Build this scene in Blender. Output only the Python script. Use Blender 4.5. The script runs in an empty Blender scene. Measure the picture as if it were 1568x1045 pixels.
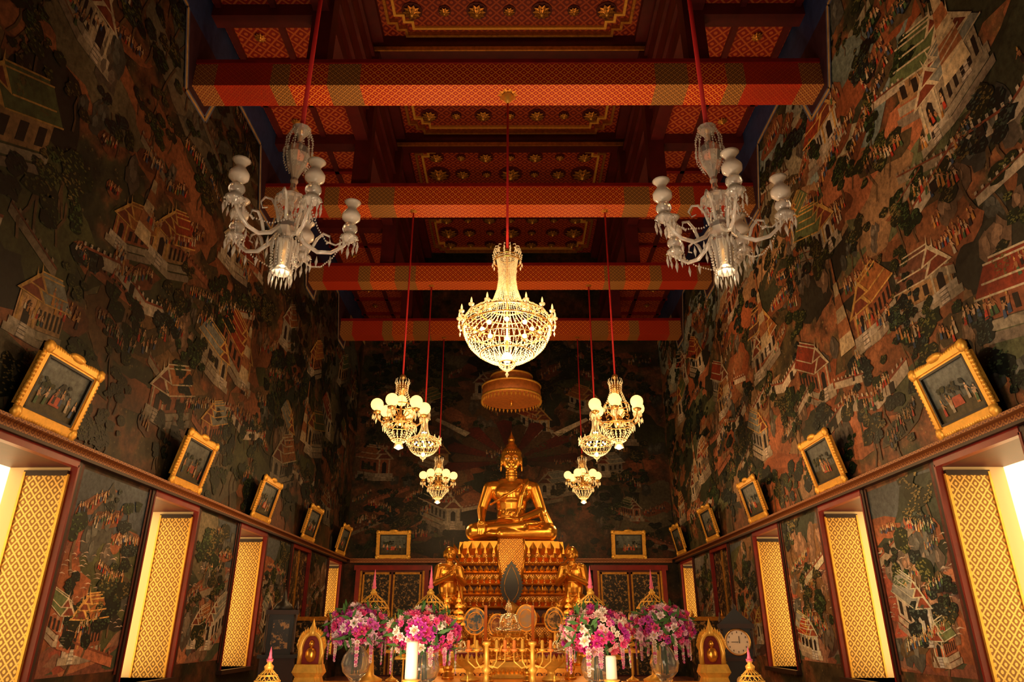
import bpy, math, random
from mathutils import Vector, Matrix, Euler
R=random.Random(7)
pi=math.pi
W=6.0; YB=26.1
ZL0,ZL1=3.68,3.83
ZWT=3.60; ZS=0.7
BY=[2.46+4.0*k for k in range(6)]
WY=[0.72+3.98*k for k in range(7)]
WW=1.75
ZB0,ZB1=10.98,11.55
ZC1=13.2; ZC2=16.5; XC=3.72

# ---------------- materials ----------------
class NT:
    def __init__(s,name):
        s.mat=bpy.data.materials.new(name); s.mat.use_nodes=True
        s.t=s.mat.node_tree; s.b=s.t.nodes['Principled BSDF']; s.o=s.t.nodes['Material Output']
    def n(s,ty,**k):
        n=s.t.nodes.new(ty)
        for a,b in k.items(): setattr(n,a,b)
        return n
    def put(s,sock,val):
        if hasattr(val,'is_output'): s.t.links.new(val,sock)
        else: sock.default_value=val
    def m(s,op,*a):
        n=s.n('ShaderNodeMath',operation=op)
        for i,x in enumerate(a): s.put(n.inputs[i],x)
        return n.outputs[0]
    def mix(s,f,a,b,mode='MIX'):
        n=s.n('ShaderNodeMix',data_type='RGBA',blend_type=mode)
        s.put(n.inputs[0],f)
        for i,x in ((6,a),(7,b)):
            if not hasattr(x,'is_output') and len(x)==3: x=(*x,1)
            s.put(n.inputs[i],x)
        return n.outputs[2]
    def pos(s,world=True):
        if world: v=s.n('ShaderNodeNewGeometry').outputs['Position']
        else: v=s.n('ShaderNodeTexCoord').outputs['Object']
        x=s.n('ShaderNodeSeparateXYZ'); s.t.links.new(v,x.inputs[0])
        return v,x.outputs[0],x.outputs[1],x.outputs[2]
    def noise(s,vec,scale,detail=4,rough=.6):
        n=s.n('ShaderNodeTexNoise'); s.t.links.new(vec,n.inputs['Vector'])
        n.inputs['Scale'].default_value=scale; n.inputs['Detail'].default_value=detail; n.inputs['Roughness'].default_value=rough
        return n.outputs[0]
    def ramp(s,f,stops,interp='LINEAR'):
        n=s.n('ShaderNodeValToRGB'); e=n.color_ramp; e.interpolation=interp
        while len(e.elements)<len(stops): e.elements.new(.5)
        for i,(p,c) in enumerate(stops):
            e.elements[i].position=p; e.elements[i].color=(*c,1) if len(c)==3 else c
        s.t.links.new(f,n.inputs[0]); return n.outputs[0]
    def set(s,col=None,rough=.5,metal=0,**k):
        if col is not None:
            if not hasattr(col,'is_output') and len(col)==3: col=(*col,1)
            s.put(s.b.inputs['Base Color'],col)
        s.put(s.b.inputs['Roughness'],rough); s.put(s.b.inputs['Metallic'],metal)
        for a,b in k.items(): s.put(s.b.inputs[a.replace('_',' ')],b)
        return s.mat
    def bump(s,h,st=.3,d=.02):
        n=s.n('ShaderNodeBump'); n.inputs['Strength'].default_value=st; n.inputs['Distance'].default_value=d
        s.t.links.new(h,n.inputs['Height']); s.t.links.new(n.outputs[0],s.b.inputs['Normal'])
    def diaper(s,u,v,sc,lw=.1,fl=.17):
        us=s.m('MULTIPLY',u,sc); vs=s.m('MULTIPLY',v,sc)
        p=s.m('ABSOLUTE',s.m('SUBTRACT',s.m('FRACT',s.m('ADD',us,vs)),.5))
        q=s.m('ABSOLUTE',s.m('SUBTRACT',s.m('FRACT',s.m('SUBTRACT',us,vs)),.5))
        line=s.m('GREATER_THAN',s.m('MAXIMUM',p,q),.5-lw)
        r=s.m('SQRT',s.m('ADD',s.m('MULTIPLY',p,p),s.m('MULTIPLY',q,q)))
        dot=s.m('LESS_THAN',r,fl)
        return s.m('MAXIMUM',line,dot)

def simple(name,col,rough=.5,metal=0,nz=0,nsc=8,**k):
    t=NT(name)
    if nz:
        v,x,y,z=t.pos(False)
        f=t.noise(v,nsc,4)
        c2=tuple(c*(1-nz) for c in col)
        c=t.ramp(f,[(.3,c2),(.7,col)])
        return t.set(c,rough,metal,**k)
    return t.set(col,rough,metal,**k)
M={}
M['gold']=simple('gold',(1.0,.47,.07),.28,.85,.3,3)
M['goldd']=simple('gold_dull',(.70,.32,.05),.42,.7,.5,10)
M['goldb']=simple('gold_bright',(1.0,.56,.09),.4,.45,.25,12)
M['red']=simple('red_lacquer',(.24,.008,.006),.4,0,.4,3)
M['dred']=simple('dark_red',(.09,.005,.004),.5,0,.4,3)
M['rope']=simple('red_rope',(.5,.01,.012),.7)
M['black']=simple('black_lacquer',(.008,.007,.006),.45,0)
M['dwood']=simple('dark_wood',(.035,.013,.008),.5,0,.5,5)
M['white']=simple('white_wax',(.85,.76,.62),.5,0)
M['eye']=simple('eye_inlay',(.9,.85,.75),.3)
M['glassw']=simple('cut_glass',(1,.97,.93),.05,0,0,8,Transmission_Weight=.72,IOR=1.55)
M['opal']=simple('opal_glass',(.84,.76,.68),.12,0,0,8,Transmission_Weight=.35,IOR=1.3)
M['vase']=simple('clear_glass',(.9,.95,.95),.03,0,0,8,Transmission_Weight=.95,IOR=1.3)
M['brass']=simple('brass',(.7,.42,.14),.3,.9)
M['cloth']=simple('orange_brocade',(.62,.20,.035),.55,.1,.4,9)
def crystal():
    t=NT('crystal_added_glow'); 
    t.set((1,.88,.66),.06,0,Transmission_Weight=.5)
    t.b.inputs['Emission Color'].default_value=(1,.62,.24,1); t.b.inputs['Emission Strength'].default_value=.2  # faint emission stands in for lamplight the beads would catch
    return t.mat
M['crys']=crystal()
def emis(name,col,st):
    t=NT(name); t.set(col,.5); t.b.inputs['Emission Color'].default_value=(*col,1); t.b.inputs['Emission Strength'].default_value=st
    return t.mat
M['globe']=emis('lit_opal_globe',(1,.62,.19),2.0)
M['bulb']=emis('lit_bulb',(1,.78,.42),25)
M['pane']=emis('daylit_pane',(1,.74,.34),2.8)
def attr(name,rough=.6,nz=.5,sc=14,world=True,spec=.3):
    t=NT(name); a=t.n('ShaderNodeAttribute'); a.attribute_name='Col'
    v,x,y,z=t.pos(world); f=t.noise(v,sc,6,.7)
    g=t.ramp(f,[(.3,(1-nz,)*3),(.68,(1.25,)*3)])
    c=t.mix(1.0,a.outputs['Color'],g,'MULTIPLY')
    if world:
        f2=t.noise(v,.45,3,.5); g2=t.ramp(f2,[(.32,(.35,)*3),(.6,(1.2,)*3)]); c=t.mix(1.0,c,g2,'MULTIPLY')
    t.set(c,rough); t.b.inputs['Specular IOR Level'].default_value=spec
    return t.mat
M['paint']=attr('mural_paint',.5,.65,11)
M['petal']=attr('flower_petal',.6,.2,20,False)
M['trimp']=attr('trim_paint',.6,.3,6,False)
def mural_base(name,br):
    t=NT(name); v,x,y,z=t.pos()
    a=t.noise(v,.55,5,.6); b=t.noise(v,3.2,8,.75); c=t.noise(v,14,5,.7)
    k=lambda q:tuple(i*br for i in q)
    g=t.ramp(a,[(.3,k((.010,.014,.009))),(.44,k((.035,.036,.018))),(.52,k((.15,.055,.024))),(.6,k((.06,.042,.018))),(.72,k((.012,.014,.01)))])
    g2=t.ramp(b,[(.35,(.2,)*3),(.55,(1,)*3),(.72,(2.1,1.8,1.3))])
    g=t.mix(1.0,g,g2,'MULTIPLY')
    vo=t.n('ShaderNodeTexVoronoi'); t.t.links.new(v,vo.inputs['Vector']); vo.inputs['Scale'].default_value=9
    sp=t.m('LESS_THAN',vo.outputs['Distance'],.22)
    sp=t.m('MULTIPLY',sp,t.m('GREATER_THAN',c,.52))
    g=t.mix(t.m('MULTIPLY',sp,.6),g,k((.19,.14,.06)))
    t.set(g,.55); t.b.inputs['Specular IOR Level'].default_value=.3
    return t.mat
M['mL']=mural_base('mural_left',.55); M['mR']=mural_base('mural_right',1.5); M['mB']=mural_base('mural_back',.55)  # right wall's stronger light and left wall's dimness multiplied into the colour
def jamb():
    t=NT('gilt_jamb_pattern'); v,x,y,z=t.pos()
    d=t.diaper(t.m('MULTIPLY',t.m('ADD',x,y),1.0),t.m('MULTIPLY',z,.8),7.5,.10,.2)
    c=t.mix(d,(.24,.11,.016),(.85,.52,.13)); t.set(c,.35,.35); t.bump(d,.5,.01); return t.mat
M['jamb']=jamb()
def beam():
    t=NT('beam_pattern'); v,x,y,z=t.pos()
    w=t.m('ADD',y,z); ax=t.m('ABSOLUTE',x)
    d=t.diaper(x,w,6.5,.10,.16); d2=t.diaper(x,w,9.0,.14,.18)
    mid=t.mix(d,(.36,.006,.003),(.78,.24,.03))
    band=t.mix(d2,(.09,.03,.01),(.45,.22,.05))
    end=t.mix(d2,(.32,.006,.003),(.44,.045,.010))
    c=t.mix(t.m('GREATER_THAN',ax,2.8),mid,band)
    c=t.mix(t.m('GREATER_THAN',ax,3.42),c,mid)
    c=t.mix(t.m('GREATER_THAN',ax,4.15),c,band)
    c=t.mix(t.m('GREATER_THAN',ax,4.5),c,end)
    c=t.mix(t.m('GREATER_THAN',ax,5.55),c,t.mix(d2,(.16,.02,.008),(.42,.2,.05)))
    t.set(c,.45); return t.mat
M['beam']=beam()
def ceil(name,a,b,sc):
    t=NT(name); v,x,y,z=t.pos(); d=t.diaper(x,t.m('ADD',y,z),sc,.09,.2)
    t.set(t.mix(d,a,b),.5); return t.mat
M['ceilc']=ceil('ceiling_diaper',(.15,.006,.003),(.36,.06,.012),3.0)
M['ceils']=ceil('ceiling_side_diaper',(.22,.010,.004),(.44,.10,.02),3.4)
M['riser']=ceil('ceiling_riser',(.10,.004,.003),(.14,.010,.005),1.4)
def ledge():
    t=NT('ledge_pattern'); v,x,y,z=t.pos(); d=t.diaper(t.m('ADD',x,y),z,9,.14,.2)
    t.set(t.mix(d,(.13,.025,.010),(.36,.14,.035)),.5); return t.mat
M['ledge']=ledge()
def mosaic():
    t=NT('gilt_mosaic'); v,x,y,z=t.pos(); d=t.diaper(t.m('ADD',x,y),z,7,.14,.25)
    n=t.noise(v,25,3)
    c=t.mix(d,(.12,.02,.008),(.95,.46,.08)); t.set(c,.35,t.m('MULTIPLY',d,.75)); t.bump(t.m('ADD',d,n),.5,.02); return t.mat
M['mosaic']=mosaic()
def lacq():
    t=NT('lacquer_gilt_door'); v,x,y,z=t.pos(); n=t.noise(v,9,5,.75)
    f=t.ramp(n,[(.54,(0,0,0)),(.57,(1,1,1))]); t.set(t.mix(f,(.010,.008,.006),(.34,.19,.06)),.4); return t.mat
M['door']=lacq()
def floorm():
    t=NT('floor_stone'); v,x,y,z=t.pos()
    b=t.n('ShaderNodeTexBrick'); t.t.links.new(v,b.inputs['Vector']); b.inputs['Scale'].default_value=1.2
    b.inputs['Color1'].default_value=(.30,.10,.06,1); b.inputs['Color2'].default_value=(.24,.08,.05,1); b.inputs['Mortar'].default_value=(.08,.03,.02,1)
    b.offset=0; b.inputs['Brick Width'].default_value=.8; b.inputs['Row Height'].default_value=.8; b.inputs['Mortar Size'].default_value=.01
    t.set(b.outputs[0],.25); return t.mat
M['floor']=floorm()
M['plaster']=simple('plaster',(.8,.62,.36),.8)
M['pinkwax']=simple('pink_wax',(.75,.12,.24),.5)
M['orwax']=simple('orange_wax',(.8,.22,.04),.5)
M['silverg']=simple('silver_gilt',(.9,.70,.42),.25,.9)

# ---------------- builder ----------------
class MB:
    def __init__(s): s.v=[];s.f=[];s.m=[];s.s=[];s.c=[];s.mats=[]
    def mi(s,k):
        if k not in s.mats: s.mats.append(k)
        return s.mats.index(k)
    def add(s,vs,fs,mat,smooth=False,col=(1,1,1)):
        o=len(s.v)
        s.v.extend([tuple(p) for p in vs])
        i=s.mi(mat)
        for f in fs: s.f.append(tuple(o+q for q in f)); s.m.append(i); s.s.append(smooth); s.c.append(col)
    def box(s,c,d,mat,rz=0,rx=0,col=(1,1,1),taper=1):
        x,y,z=[q/2 for q in d]
        vs=[Vector((sx*x*(taper if sz>0 else 1),sy*y*(taper if sz>0 else 1),sz*z)) for sz in(-1,1) for sx,sy in((-1,-1),(1,-1),(1,1),(-1,1))]
        if rz or rx:
            e=Euler((rx,0,rz)).to_matrix(); vs=[e@p for p in vs]
        vs=[p+Vector(c) for p in vs]
        s.add(vs,[(3,2,1,0),(4,5,6,7),(0,1,5,4),(1,2,6,5),(2,3,7,6),(3,0,4,7)],mat,False,col)
    def box2(s,a,b,mat,col=(1,1,1)):
        s.box([(p+q)/2 for p,q in zip(a,b)],[abs(q-p) for p,q in zip(a,b)],mat,col=col)
    def lathe(s,prof,c=(0,0,0),n=20,mat='gold',smooth=True,q=None,sx=1,sy=1,col=(1,1,1)):
        vs=[];fs=[]
        for r,z in prof:
            for i in range(n):
                a=2*pi*i/n; p=Vector((r*math.cos(a)*sx,r*math.sin(a)*sy,z))
                if q is not None: p=q@p
                vs.append(p+Vector(c))
        k=len(prof)
        for j in range(k-1):
            for i in range(n):
                i2=(i+1)%n; fs.append((j*n+i,j*n+i2,(j+1)*n+i2,(j+1)*n+i))
        if prof[0][0]>1e-4: fs.append(tuple(range(n-1,-1,-1)))
        if prof[-1][0]>1e-4: fs.append(tuple((k-1)*n+i for i in range(n)))
        s.add(vs,fs,mat,smooth,col)
    def ell(s,c,r,mat,n=16,q=None,col=(1,1,1)):
        if not hasattr(r,'__len__'): r=(r,r,r)
        m=max(4,n//2)
        prof=[(max(math.sin(pi*j/m),1e-3 if j in(0,m) else 0),-math.cos(pi*j/m)) for j in range(m+1)]
        vs=[];fs=[]
        for a,z in prof:
            for i in range(n):
                t=2*pi*i/n; p=Vector((a*math.cos(t)*r[0],a*math.sin(t)*r[1],z*r[2]))
                if q is not None: p=q@p
                vs.append(p+Vector(c))
        for j in range(m):
            for i in range(n):
                i2=(i+1)%n; fs.append((j*n+i,j*n+i2,(j+1)*n+i2,(j+1)*n+i))
        fs.append(tuple(range(n-1,-1,-1))); fs.append(tuple(m*n+i for i in range(n)))
        s.add(vs,fs,mat,True,col)
    def cap(s,p1,r1,p2,r2,mat,n=14,fx=1,fy=1):
        p1=Vector(p1);p2=Vector(p2);d=p2-p1;L=d.length;q=d.to_track_quat('Z','Y').to_matrix()
        prof=[]
        for j in range(5): a=-pi/2+pi/2*j/4; prof.append((max(r1*math.cos(a),1e-3),r1*math.sin(a)))
        for j in range(5): a=pi/2*j/4; prof.append((max(r2*math.cos(a),1e-3),L+r2*math.sin(a)))
        s.lathe(prof,p1,n,mat,True,q,fx,fy)
    def tube(s,pts,r,mat,n=6,col=(1,1,1)):
        pts=[Vector(p) for p in pts]; k=len(pts); vs=[];fs=[]
        for j,p in enumerate(pts):
            d=(pts[min(j+1,k-1)]-pts[max(j-1,0)])
            if d.length<1e-6: d=Vector((0,0,1))
            q=d.to_track_quat('Z','Y').to_matrix(); rr=r[j] if hasattr(r,'__len__') else r
            for i in range(n):
                a=2*pi*i/n; vs.append(p+q@Vector((rr*math.cos(a),rr*math.sin(a),0)))
        for j in range(k-1):
            for i in range(n):
                i2=(i+1)%n; fs.append((j*n+i,j*n+i2,(j+1)*n+i2,(j+1)*n+i))
        fs.append(tuple(range(n-1,-1,-1))); fs.append(tuple((k-1)*n+i for i in range(n)))
        s.add(vs,fs,mat,True,col)
    def octa(s,p,r,h,mat):
        x,y,z=p
        s.add([(x+r,y,z),(x,y+r,z),(x-r,y,z),(x,y-r,z),(x,y,z+h),(x,y,z-h)],
              [(0,1,4),(1,2,4),(2,3,4),(3,0,4),(1,0,5),(2,1,5),(3,2,5),(0,3,5)],mat)
    def strand(s,pts,r,mat,n):
        pts=[Vector(p) for p in pts]; seg=[(pts[i+1]-pts[i]).length for i in range(len(pts)-1)]; T=sum(seg)
        for k in range(n):
            d=T*(k+.5)/n; i=0
            while i<len(seg)-1 and d>seg[i]: d-=seg[i]; i+=1
            p=pts[i].lerp(pts[i+1],min(1,d/max(seg[i],1e-6))); s.octa(p,r,r*1.5,mat)
    def loft(s,rings,mat,smooth=False,caps=True):
        n=len(rings[0]); vs=[p for r in rings for p in r]; fs=[]
        for j in range(len(rings)-1):
            for i in range(n):
                i2=(i+1)%n; fs.append((j*n+i,j*n+i2,(j+1)*n+i2,(j+1)*n+i))
        if caps: fs.append(tuple(range(n-1,-1,-1))); fs.append(tuple((len(rings)-1)*n+i for i in range(n)))
        s.add(vs,fs,mat,smooth)
    def obj(s,name,loc=(0,0,0),rot=(0,0,0),sc=1,parent=None):
        me=bpy.data.meshes.new(name); me.from_pydata(s.v,[],s.f)
        for k in s.mats: me.materials.append(M[k])
        me.polygons.foreach_set('material_index',s.m); me.polygons.foreach_set('use_smooth',s.s)
        if any(c!=(1,1,1) for c in s.c):
            a=me.color_attributes.new('Col','FLOAT_COLOR','CORNER'); d=[]
            for f,c in zip(s.f,s.c): d.extend((*c,1)*len(f))
            a.data.foreach_set('color',d)
        me.update()
        return put(me,name,loc,rot,sc,parent)
def put(me,name,loc=(0,0,0),rot=(0,0,0),sc=1,parent=None):
    o=bpy.data.objects.new(name,me); bpy.context.scene.collection.objects.link(o)
    o.location=loc; o.rotation_euler=rot; o.scale=(sc,)*3
    if parent: o.parent=parent
    return o
def remesh(mb,name,vox,smooth=4):
    o=mb.obj('tmp'); m=o.modifiers.new('r','REMESH'); m.mode='VOXEL'; m.voxel_size=vox; m.use_smooth_shade=True
    m2=o.modifiers.new('s','SMOOTH'); m2.iterations=smooth; m2.factor=.5
    dg=bpy.context.evaluated_depsgraph_get(); me=bpy.data.meshes.new_from_object(o.evaluated_get(dg)); me.name=name
    me.materials.clear(); 
    for k in mb.mats: me.materials.append(M[k])
    bpy.data.objects.remove(o)
    return me
def redent(a,b,d,z):
    q=[(a,b-2*d),(a-d,b-2*d),(a-d,b-d),(a-2*d,b-d),(a-2*d,b)]
    pts=q+[(-x,y) for x,y in reversed(q)]+[(-x,-y) for x,y in q]+[(x,-y) for x,y in reversed(q)]
    return [(x,y,z) for x,y in pts]

# ---------------- room shell ----------------
def side_wall(sx,name,mk):
    b=MB(); xi=sx*W; xo=sx*(W+1.0)
    y0,y1=-2.0,YB
    b.box2((xi,y0,ZWT),(xo,y1,ZC1+.2),mk)
    b.box2((xi,y0,-.1),(xo,y1,ZS),mk)
    ed=[y0]
    for wy in WY: ed+= [wy-WW/2,wy+WW/2]
    ed.append(y1)
    for i in range(0,len(ed),2):
        b.box2((xi,ed[i],ZS),(xo,ed[i+1],ZWT),mk)
    b.obj(name)
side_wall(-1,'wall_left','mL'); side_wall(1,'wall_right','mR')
b=MB(); b.box2((-7,YB,-.1),(7,YB+.5,ZC2+.3),'mB'); b.obj('wall_back')
b=MB(); b.box2((-7,-2.5,-.1),(7,-2,ZC2+.3),'mL'); b.obj('wall_front')
b=MB(); b.box2((-7,-2.5,-.2),(7,YB+.5,0),'floor'); b.obj('floor')
b=MB()
b.box2((-XC,-2,ZC2),(XC,YB,ZC2+.2),'ceilc')
for sx in(-1,1):
    b.box2((sx*XC,-2,ZC1),(sx*(XC+.15),YB,ZC2+.2),'riser')
    b.box2((sx*XC,-2,ZC1),(sx*6.9,YB,ZC1+.2),'ceils')
    for z in (14.0,14.9,15.8): b.box2((sx*(XC-.08),-2,z),(sx*XC,YB,z+.12),'dred')
    b.box2((sx*(XC-.12),-2,ZC1-.2),(sx*(XC+.2),YB,ZC1+.12),'dred')
    b.box2((sx*(XC-.3),-2,ZC2-.25),(sx*XC,YB,ZC2),'dred')
    for xx in (4.75,5.85): b.box2((sx*(xx-.06),-2,ZC1-.1),(sx*(xx+.06),YB,ZC1),'dred')
b.obj('ceiling')
b=MB()
for y in BY:
    b.box2((-XC,y-.2,ZC2-.5),(XC,y+.2,ZC2),'dred'); 
    b.box2((-XC,y-.24,ZC2-.55),(XC,y-.2,ZC2-.42),'goldd')
    for sx in(-1,1):
        b.box2((sx*XC,y-.16,ZC1-.3),(sx*W,y+.16,ZC1),'dred')
        b.box2((sx*(XC-.2),y-.17,ZB1),(sx*(XC+.2),y+.17,ZC2-.5),'dred')
        for yy in (y+1.33,y+2.67): b.box2((sx*XC,yy-.06,ZC1-.1),(sx*W,yy+.06,ZC1),'red')
b.obj('ceiling_truss')
b=MB()
for k in range(6):
    yc=BY[k]+2 if k<5 else 24.4
    hb=1.72 if k<5 else 1.5
    for a_,h_,mm,dz in ((3.25,hb,'goldd',.14),(3.05,hb-.2,'goldb',.08)):
        o1=redent(a_,h_,.22,0); o2=redent(a_-.07,h_-.07,.22,0); n=len(o1)
        vs=[(x,y+yc,ZC2-dz) for x,y,z in o1]+[(x,y+yc,ZC2-dz) for x,y,z in o2]+[(x,y+yc,ZC2) for x,y,z in o1]+[(x,y+yc,ZC2) for x,y,z in o2]
        fs=[]
        for i in range(n):
            j=(i+1)%n
            fs+=[(i,j,n+j,n+i),(i,2*n+i,2*n+j,j),(n+i,n+j,3*n+j,3*n+i)]
        b.add(vs,fs,mm)
b.obj('trim_ceiling')
def rosette(b,x,y,z,r):
    for ring,(rr,zz,n) in enumerate(((r,0,10),(r*.66,-r*.18,8))):
        for i in range(n):
            a=2*pi*(i+.5*ring)/n; w=pi/n
            P=lambda q,an,dz:(x+q*math.cos(an),y+q*math.sin(an),z+dz)
            b.add([P(rr*.25,a,zz-r*.2),P(rr*.7,a-w,zz-r*.05),P(rr,a,zz),P(rr*.7,a+w,zz-r*.05)],[(0,1,2,3)],'goldd')
    b.ell((x,y,z-r*.3),(r*.25,r*.25,r*.3),'goldb',8)
b=MB()
for k in range(6):
    yc=BY[k]+2 if k<5 else 24.4
    for i in range(-3,4):
        for j in(-1,0,1):
            big=(i==0 and j==0) or (abs(i)==3 and j==0); r=.36 if big else (.24 if (i+j)%2==0 else .15)
            xx=i*.85; b.lathe([(r*1.15,-.03),(r*1.15,0)],(xx,yc+j*.95,ZC2-.005),14,'dred',False)
            rosette(b,xx,yc+j*.95,ZC2-.08,r)
    for sx in(-1,1):
        for j in(-1,0,1): rosette(b,sx*5.3,yc+j*1.33,ZC1-.05,.13)
b.obj('ceiling_rosettes')
for y in BY:
    b=MB(); b.box2((-W+.03,y-.28,ZB0),(W-.03,y+.28,ZB1),'beam'); b.box2((-W+.03,y-.31,ZB1-.05),(W-.03,y+.31,ZB1+.04),'red')
    b.obj('ceiling_beam')
for sx,nm in((-1,'left'),(1,'right')):
    b=MB(); b.box2((sx*W,-2,ZL0+.03),(sx*(W-.08),YB,ZL1-.04),'ledge'); b.box2((sx*W,-2,ZL1-.04),(sx*(W-.2),YB,ZL1),'ledge'); b.box2((sx*W,-2,ZL0-.01),(sx*(W-.11),YB,ZL0+.03),'dwood')
    b.obj('trim_ledge_'+nm)
b=MB(); b.box2((-W+.2,YB-.1,ZL0+.0),(W-.2,YB,ZL1-.05),'ledge'); b.box2((-W+.2,YB-.16,ZL1-.05),(W-.2,YB,ZL1),'ledge'); b.obj('trim_ledge_back')
k=0
for sx in(-1,1):
    for wi,wy in enumerate(WY):
        k+=1; b=MB(); y0=wy-WW/2; y1=wy+WW/2
        X=lambda a:sx*(W+a)
        closed=(wi==5)
        for yy in(y0,y1):
            s_=-1 if yy==y0 else 1
            b.box2((X(-.04),yy,ZS),(X(.0),yy+s_*.09,ZWT+.06),'dwood')
            b.box2((X(-.05),yy-s_*.02,ZS),(X(.05),yy+s_*.02,ZWT),'red')
        b.box2((X(-.05),y0,ZWT-.03),(X(.05),y1,ZWT+.07),'red')
        b.box2((X(-.12),y0-.1,ZS-.08),(X(.95),y1+.1,ZS),'dwood')
        b.box2((X(.05),y0+.01,ZWT-.03),(X(.95),y1-.01,ZWT-.005),'dred')
        if closed:
            b.box2((X(.06),y0+.02,ZS),(X(.12),y1-.02,ZWT),'door'); b.box2((X(.03),wy-.03,ZS),(X(.06),wy+.03,ZWT),'goldd')
        else:
            for yy,s_ in((y0,1),(y1,-1)):
                b.box2((X(.02),yy+s_*.003,ZS),(X(.95),yy+s_*.012,ZWT-.02),'plaster')
                b.box2((X(.07),yy+s_*.012,ZS),(X(.64),yy+s_*.05,ZWT-.13),'jamb')
                b.box2((X(.055),yy+s_*.012,ZWT-.15),(X(.66),yy+s_*.065,ZWT-.08),'dwood')
                b.box2((X(.04),yy+s_*.012,ZS),(X(.075),yy+s_*.06,ZWT-.13),'goldb')
                b.box2((X(.63),yy+s_*.012,ZS),(X(.66),yy+s_*.07,ZWT-.10),'goldb')
            b.box2((X(.90),y0,ZS),(X(.92),y1,ZWT),'pane')
            b.box2((X(.86),wy-.03,ZS),(X(.90),wy+.03,ZWT),'red')
        b.obj('window_%d'%k)

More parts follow.
